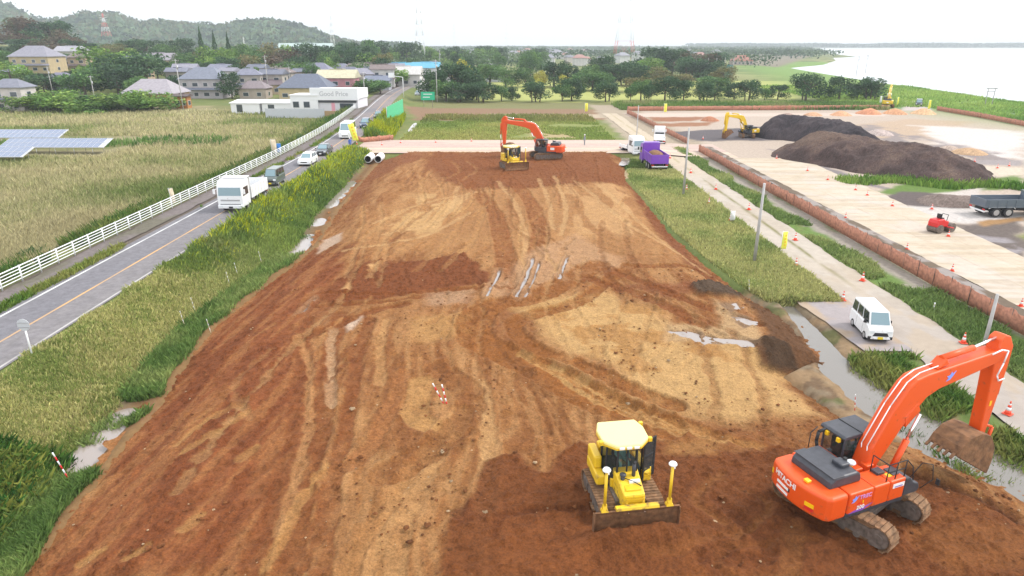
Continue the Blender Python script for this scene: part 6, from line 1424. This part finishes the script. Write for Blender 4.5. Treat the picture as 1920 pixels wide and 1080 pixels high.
# traffic cones
M_CO=mat('cone_orange',(.80,.09,.04),.5);M_CP=mat('cone_pink',(.80,.16,.14),.6)
def cone_meshes():
    b=MB().box(-.19,.19,-.19,.19,0,.04).lathe([(.15,.04),(.115,.22)],n=14);w=MB().lathe([(.1155,.222),(.085,.38)],n=14);w2=MB().lathe([(.062,.50),(.045,.58)],n=14);t=MB().lathe([(.0855,.382),(.0625,.498)],n=14).lathe([(.0455,.582),(.025,.70),(.01,.71)],n=14)
    return b,w,t,w2
def cones():
    a,b,c,b2=cone_meshes();r=empty('traffic_cone');body=a.build('base',M_CO,r);st=b.build('reflective_band',M_WH,r);b2.build('reflective_band',M_WH,r);tp=c.build('tip',M_CO,r);return r
CONES=[(1256,297,0,'right of the purple truck'),(1295,324,0,'ahead of the purple truck on the grass side'),(1342,355,0,'third along the grass side of the track'),(1404,393,0,'on the grass side opposite the white board'),(1287,356,0,'on the meadow side nearest the purple truck'),(1329,382,0,'on the meadow side before the white board'),(1369,414,0,'beside the white board on the track'),(1491,450,0,'right of the yellow flag by the track'),(1492,499,0,'on the meadow edge below the yellow flag'),(1580,563,0,'just behind the white van'),(1617,526,0,'on the grass behind the white van'),(1806,643,0,'standing alone on the grass beside the excavator boom'),(1889,776,0,'at the right edge under the boom tip'),
 (1585,409,1,'on the slabs nearest the roller'),(1700,468,1,'on the slabs in the middle'),(1785,508,1,'on the slabs before the right edge'),(1914,574,1,'on the slabs at the right edge'),
 (1456,297,1,'first along the far side of the haul road'),(1514,320,1,'second along the far side of the haul road'),(1552,337,1,'below the dark heap middle'),(1604,356,1,'below the dark heap right half'),(1626,366,1,'where the heap weeds begin'),(1673,386,1,'before the small grey spoil'),(1747,392,1,'behind the red roller'),(1778,443,1,'touching the red roller'),(1870,315,1,'beyond the heap near the right edge'),(1892,311,1,'rightmost beyond the heap'),(1827,303,1,'beyond the right tip of the heap'),
 (669,272,0,'at the short fence by the road'),(716,272,0,'first along the dirt crossing'),(751,268,0,'second along the dirt crossing'),(817,267,0,'third along the dirt crossing'),(884,265,0,'left of the far excavator on the crossing'),(1318,261,0,'between crossing and black soil')]
proto=cones()
for i,(px,py,k,w) in enumerate(CONES):
    c=proto if i==0 else copy_tree(proto)
    zz=CROSSZ if py<275 and px<1000 else .06;x,y=at(px,py,zz)
    if 1215<px<1320 and py<300 and zz<.5: zz=.1
    c.location=(x,y,max(zz,float(zg(np.array([x]),np.array([y]))[0])));c.rotation_euler=(0,0,i*.7);s=1.0 if i<13 else .85;c.scale=(s,s,s)
    tag(c,('orange and white cone ' if not k else 'small cone ')+w,'traffic cone','traffic cones on the works')
# flags and boards
M_FL=mat('yellow_flag',(.80,.80,.10),.7);M_FLW=mat('white_board',(.78,.78,.78),.6)
def flag(label,px,py,h,w,z=0.,lean=0,m=None,marks=True):
    x,y=at(px,py,z);r=empty('banner_flag',(x,y,z-.02),.15,label,'banner','banners round the works');r.rotation_euler=(0,R(lean),.15)
    MB().cyl((-w/2,0,0),(-w/2,0,h+.1),.025,n=6).cyl((-w/2,0,h+.05),(w/2,0,h+.05),.015,n=5).build('pole',M_WH,r)
    co=[];n=9
    for i in range(n):
        t=i/(n-1)
        for u in np.linspace(0,1,5): co.append((-w/2+.03+u*(w-.03),.06*math.sin(t*6+u*3),h*.12+t*h*.88))
    o=np_obj('cloth',co,grid_faces(n,5),m or M_FL,parent=r);o.modifiers.new('t','SOLIDIFY').thickness=.006
    if marks:
        mk=MB()
        for k in range(4): mk.box(-w*.05,w*.2,-.10,-.09,h*(.3+.16*k),h*(.38+.16*k))
        mk.build('marking',M_AMB,o)
flag('yellow banner on a pole beside the gravel track',1468,471,1.75,.5)
flag('white board standing on the edge of the gravel track',1373,416,1.1,.5,m=M_FLW,marks=False)
flag('yellow banner left of the dirt track beyond the paddock',1099,211,2.4,.8);flag('yellow banner before the reeds at the far orange fence',1247,212,2.4,.8);flag('yellow banner at the yard exit by the river',1741,206,2.6,.8)
flag('leaning yellow banner at the road crossing',669,269,3.4,1.0,z=1.0,lean=-14);flag('cream banner tied to the white fence',328,384,1.7,.4,z=1.5,lean=-6,marks=False,m=mat('cream_cloth',(.75,.62,.45),.7));flag('cream banner beside the blue bag on the white fence',515,290,2.2,.7,z=1.5,marks=False,m=MATS['cream_cloth'])
flag('blue banner low on the white fence',524,288,1.5,.6,z=1.5,marks=False,m=mat('blue_cloth',(.05,.22,.60),.7));flag('white banner left of the tiny yellow excavator',1650,196,2.4,.6,marks=False,m=M_FLW);flag('pale yellow banner right of the tiny yellow excavator',1682,198,2.4,.6,marks=False)
# survey poles and stakes
def stake(label,px,py,h,lean=(0,0),z=None,red=True,r=.02):
    z=EMB if z is None else z;x,y=at(px,py,z);o=empty('survey_pole',(x,y,z-.05),0,label,'survey pole','survey poles');o.rotation_euler=(R(lean[0]),R(lean[1]),0)
    n=6
    for nm,k0,m in (('red_band',0,M_RED),('white_band',1,M_WH)):
        b=MB()
        for k in range(k0,n,2): b.cyl((0,0,h*k/n),(0,0,h*(k+1)/n),r,n=7)
        b.build(nm,m if red else (M_WH if nm=='white_band' else mat('pale_wood',(.6,.52,.36),.8)),o)
stake('left one of two leaning red and white poles on the fill',833,757,1.25,(0,-24),r=.035);stake('right one of two leaning red and white poles on the fill',838,757,1.05,(-6,-12),r=.035)
stake('red and white pole in the brush at the lower left corner',126,893,1.25,(0,-16),z=.1,r=.03)
for i,(px,py,l) in enumerate([(430,530,'on the bank left of the batter, upper'),(445,512,'on the bank left of the batter, topmost'),(345,606,'on the bank left of the batter, middle'),(365,580,'on the bank left of the batter, left of the long cane'),(395,622,'longest, at the foot of the batter'),(490,490,'half hidden in weeds below the goldenrod'),(1405,545,'at the meadow edge by the grey spoil'),(1603,768,'standing in the muddy pool')]):
    stake('thin pale stake '+l,px,py,.9,(0,-8),z=.3,red=i==7,r=.018)
x,y=at(1750,582,0);stake('short white marker post in the grass right of the van',1750,582,.6,z=0,red=False,r=.05)
# culvert pipes
for px,l in ((690,'left one of two white drain pipes under the crossing'),(709,'right one of two white drain pipes under the crossing')):
    x,y=at(px,310,0);o=empty('drain_pipe',(x*1.03,y+3.2,-.15),0,l,'pipe','drain pipes');m=MB();R0,R1=.55,.47
    for k in range(14):
        m.cyl((0,k*.2,R0),(0,k*.2+.1,R0),R0,R0+.04,n=20,caps=False).cyl((0,k*.2+.1,R0),(0,k*.2+.2,R0),R0+.04,R0,n=20,caps=False)
    m.build('pipe_shell',M_WH,o);i=MB().cyl((0,.01,R0),(0,2.8,R0),R1,n=20,caps=False).cyl((0,1.2,R0),(0,1.25,R0),R1-.01,n=20);i.build('pipe_bore',M_BK,o)  # blackened bore and added end disc imitate the shade inside the pipe
    rg=MB();n=20
    for k in range(n):
        a,b=2*math.pi*k/n,2*math.pi*(k+1)/n
        rg.quad((R1*math.cos(a),0,R0+R1*math.sin(a)),(R0*math.cos(a),0,R0+R0*math.sin(a)),(R0*math.cos(b),0,R0+R0*math.sin(b)),(R1*math.cos(b),0,R0+R1*math.sin(b)))
    rg.build('pipe_rim',M_WH,o)
# green screen and signs by the road
a=at(727,230,1.2);b=at(757,211,1.2);L=math.hypot(b[0]-a[0],b[1]-a[1]);o=empty('noise_screen',(a[0],a[1],1.1),math.atan2(b[1]-a[1],b[0]-a[0]),'tall green sheet screen along the right of the road','screen')
m=MB();k=int(L/.5)
for i in range(k): m.prism([(i*.5,0),(i*.5+.25,.05),(i*.5+.5,0),(i*.5+.5,.04),(i*.5+.25,.09),(i*.5,.04)],.1,3.3,'xy')
m.build('panel',mat('green_sheet',(.10,.50,.26),.6,noise=.1,nscale=2),o);m=MB()
for i in range(int(L/3)+1): m.cyl((i*3,.12,-.3),(i*3,.12,3.4),.05,n=6)
m.build('post_row',M_STL,o)
x,y=at(803,201,.4);o=empty('road_sign',(x,y,.3),0,'green road sign board on two posts beyond the paddock','road sign');MB().box(-1.9,1.9,-.05,.05,2.0,4.2).build('board',mat('sign_green',(.02,.45,.24),.4),o,.03);MB().box(-1.2,1.2,-.06,-.052,3.5,3.7).box(-1.4,.6,-.06,-.052,2.7,2.9).build('marking',M_WH,o)
MB().cyl((-1.2,.1,0),(-1.2,.1,4.2),.06,n=8).cyl((1.2,.1,0),(1.2,.1,4.2),.06,n=8).build('posts',M_STL,o)
x,y=at(757,182,1.4);o=empty('gantry_sign',(x,y,1.3),0,'white overhead sign on a bent pole beside the road','road sign');MB().tube([(0,0,0),(0,0,6),(-3.0,0,6.4)],.09,8).build('pole',M_WH,o);MB().box(-4.4,-2.6,-.06,.06,5.9,7.3).build('board',M_WH,o,.03)
# frame on the river bank
x,y=at(1853,197,0);o=empty('timber_frame',(x,y,0),.1,'weathered gate shaped frame on the river bank','frame');MB().cyl((-1.1,0,0),(-1.1,0,4.6),.13,n=8).cyl((1.1,0,0),(1.1,0,4.6),.13,n=8).build('legs',M_CON,o);MB().box(-1.7,1.7,-.12,.12,4.6,4.85).box(-1.3,1.3,-.08,.08,3.8,3.95).build('beam',M_CON,o)
# green ball net by the grove
x0,y0=at(1325,146,0);x1,y1=at(1372,146,0);o=empty('ball_net',(x0,y0,0),0,'blue green ball net on poles beside the grove','net');m=MB()
for k in range(4): m.cyl((k*(x1-x0)/3,0,0),(k*(x1-x0)/3,0,10),.12,n=6)
m.build('poles',M_CON,o);MB().box(0,x1-x0,-.02,.02,.3,6.5).build('netting',see_through('net_teal',(.05,.26,.25),.55),o)
# workers on the crossing
person((*at(657,279,.9),.9),R(-60),'worker in blue trousers and white helmet beside the leaning yellow banner',mat('blue_workwear',(.05,.12,.42),.85),None,seated=False)
person((*at(1096,272,.8),.8),R(200),'worker in light grey standing on the dirt crossing right of the far excavator',M_GREYC,None,seated=False)
# ---------------------------------------------------------------- soil heaps
def heap(name,label,line,half,hgt,cols,seed,cat='soil heap',group='soil heaps of the yard',rough=.5,n=110,mlt=1.0):
    P=smooth_line(line) if len(line)>1 else line;A=np.array(P);pad=half*1.3
    x0,x1,y0,y1=A[:,0].min()-pad,A[:,0].max()+pad,A[:,1].min()-pad,A[:,1].max()+pad
    nx=max(14,int(n*(x1-x0)/max(x1-x0,y1-y0)));ny=max(14,int(n*(y1-y0)/max(x1-x0,y1-y0)))
    X,Y=np.meshgrid(np.linspace(x0,x1,nx),np.linspace(y0,y1,ny));x=X.ravel();y=Y.ravel()
    if len(P)>1:d,arc=seg_dist(x,y,P)
    else:d=np.hypot(x-P[0][0],y-P[0][1]);arc=0*d
    w=half*(.75+.5*fbm(x*.18*mlt,y*.18*mlt,3,seed));t=np.clip(1-d/w,0,1)
    z=hgt*(1-(1-t)**1.6)*(.75+.5*fbm(x*.12*mlt,y*.12*mlt,3,seed+1))+rough*(fbm(x*.8*mlt,y*.8*mlt,4,seed+2)-.5)*np.minimum(1,t*4)-.25*(t<=0)-.05
    c=mixcol(cols,len(x),x,y,.3,seed+3,jit=.12)
    F_=grid_faces(ny,nx);keep=(t[F_]>0).any(1);F_=F_[keep];u,inv=np.unique(F_,return_inverse=True)
    ox,oy=A[:,0].mean(),A[:,1].mean()
    o=np_obj(name,np.stack([x-ox,y-oy,z],-1)[u],inv.reshape(-1,4),SOIL,cols=c[u],smooth=True);o.location=(ox,oy,0)
    return tag(o,label,cat,group)
heap('soil_heap','long dark brown soil heap filling the middle of the yard',[(50,107),(54,100),(58.5,93)],8.0,3.6,[(66,54,52),(86,70,66),(104,86,76)],201,n=240,rough=.8)
heap('soil_heap','black soil heap behind the yellow excavator',[(52.5,133),(56,130),(59,122),(57,113)],5.4,4.2,[(46,42,46),(62,56,60),(76,68,70)],205,n=190,rough=1.0)
heap('soil_heap','low grey brown spoil between heap weeds and grey truck',[(49,75),(54,74),(60,71)],2.6,.8,[(112,98,92),(132,118,110)],209)
for i,(px,py,w,c,l) in enumerate([(1477,217,1.8,(150,130,120),'small grey mound left of the others at the far fence'),(1524,216,2.2,(178,140,112),'small tan mound second at the far fence'),(1576,216,2.6,(184,142,112),'small tan mound third at the far fence'),(1630,213,3.2,(186,130,100),'wider reddish mound at the far fence'),(1677,213,3.0,(186,140,108),'brown mound left of the yard exit'),(1731,213,3.2,(190,156,122),'brown mound right of the yard exit'),(1780,281,1.8,(170,152,140),'left one of two small heaps beyond the dark heap'),(1816,287,2.4,(176,146,116),'right one of two small heaps beyond the dark heap'),(1590,240,2.6,(150,138,134),'low grey mound behind the black heap'),(1650,252,2.6,(160,146,140),'low grey mound mid yard'),(1330,226,2.4,(160,110,84),'brown mound left of the yellow excavator')]):
    x,y=at(px,py,0);heap('soil_mound',l,[(x-.1,y),(x+.1,y)],w,w*.42,[c,tuple(min(255,int(v*1.1)) for v in c)],220+i*5,cat='mound',rough=.15,n=26,group='small mounds of the yard')
# ---------------------------------------------------------------- solar panels
M_SOL=mat('solar_cell',(.13,.17,.27),.2,spec=.6,coat=.3);M_ALU=mat('aluminium',(.6,.61,.63),.35,.6)
def solar(label,x0,x1,y,z):
    r=empty('solar_array',(x0,y,z),0,label,'solar panels','solar arrays in the reed field');w=x1-x0;n=int(w/1.02);tl=R(18);M=rotm(rx=tl)
    MB().box(-.05,w+.05,-.05,3.45,-.06,-.02,M=M).build('rack',M_ALU,r)
    for i in range(n):
        for j in range(2):
            p=MB().box(i*1.02+.03,i*1.02+.97,j*1.7+.03,j*1.7+1.64,-.015,.02,M=M).build('panel',M_SOL,r)
    g=MB()
    for i in range(n+1): g.box(i*1.02-.025,i*1.02+.025,0,3.4,-.01,.03,M=M)
    for i in range(n*3): g.box(i*.34-.006,i*.34+.006,0,3.4,.021,.024,M=M)
    for j in range(3): g.box(0,w,j*1.7-.025,j*1.7+.025,-.008,.032,M=M)
    g.build('frame',M_ALU,r);l=MB()
    for i in range(0,n,3): l.cyl((i*1.02,.1,-1.2),(i*1.02,.1,0),.04,n=6).cyl((i*1.02,3.2,-1.2),(i*1.02,3.2,1.0),.04,n=6)
    l.cyl((0,.1,-.1),((n-1)*1.02,.1,-.1),.03,n=5).cyl((0,3.2,.95),((n-1)*1.02,3.2,.95),.03,n=5);[l.cyl((i*1.02,.1,-.1),(i*1.02,3.2,.95),.03,n=5) for i in range(0,n,3)];l.build('support_frame',M_ALU,r)
xa,ya=at(-40,262,1);xb,yb=at(102,262,1);solar('rear solar array, shorter, at the left edge of the reed field',xa,xb,ya+1.2,1.2)
xa,ya=at(-40,285,1);xb,yb=at(200,276,1);solar('middle solar array reaching farthest right in the reed field',xa,xb,ya+4.2,1.1)
xa,ya=at(-40,292,1);xb,yb=at(60,290,1);solar('front solar array low at the left edge of the reed field',xa,xb,ya-1.2,1.0)
# ---------------------------------------------------------------- haze
hz=MB().box(-4600,4600,-60,6300,-4,175).build('haze',mat('haze_air',(.8,.8,.8)));tag(hz,'pale summer haze over the plain',kind='stuff')
hm_=hz.data.materials[0];t=hm_.node_tree;t.nodes.remove(t.nodes['Principled BSDF']);v=t.nodes.new('ShaderNodeVolumePrincipled');v.inputs['Density'].default_value=2.6e-4;v.inputs['Color'].default_value=(.87,.94,1,1);v.inputs['Anisotropy'].default_value=.2
t.links.new(v.outputs[0],t.nodes['Material Output'].inputs['Volume'])
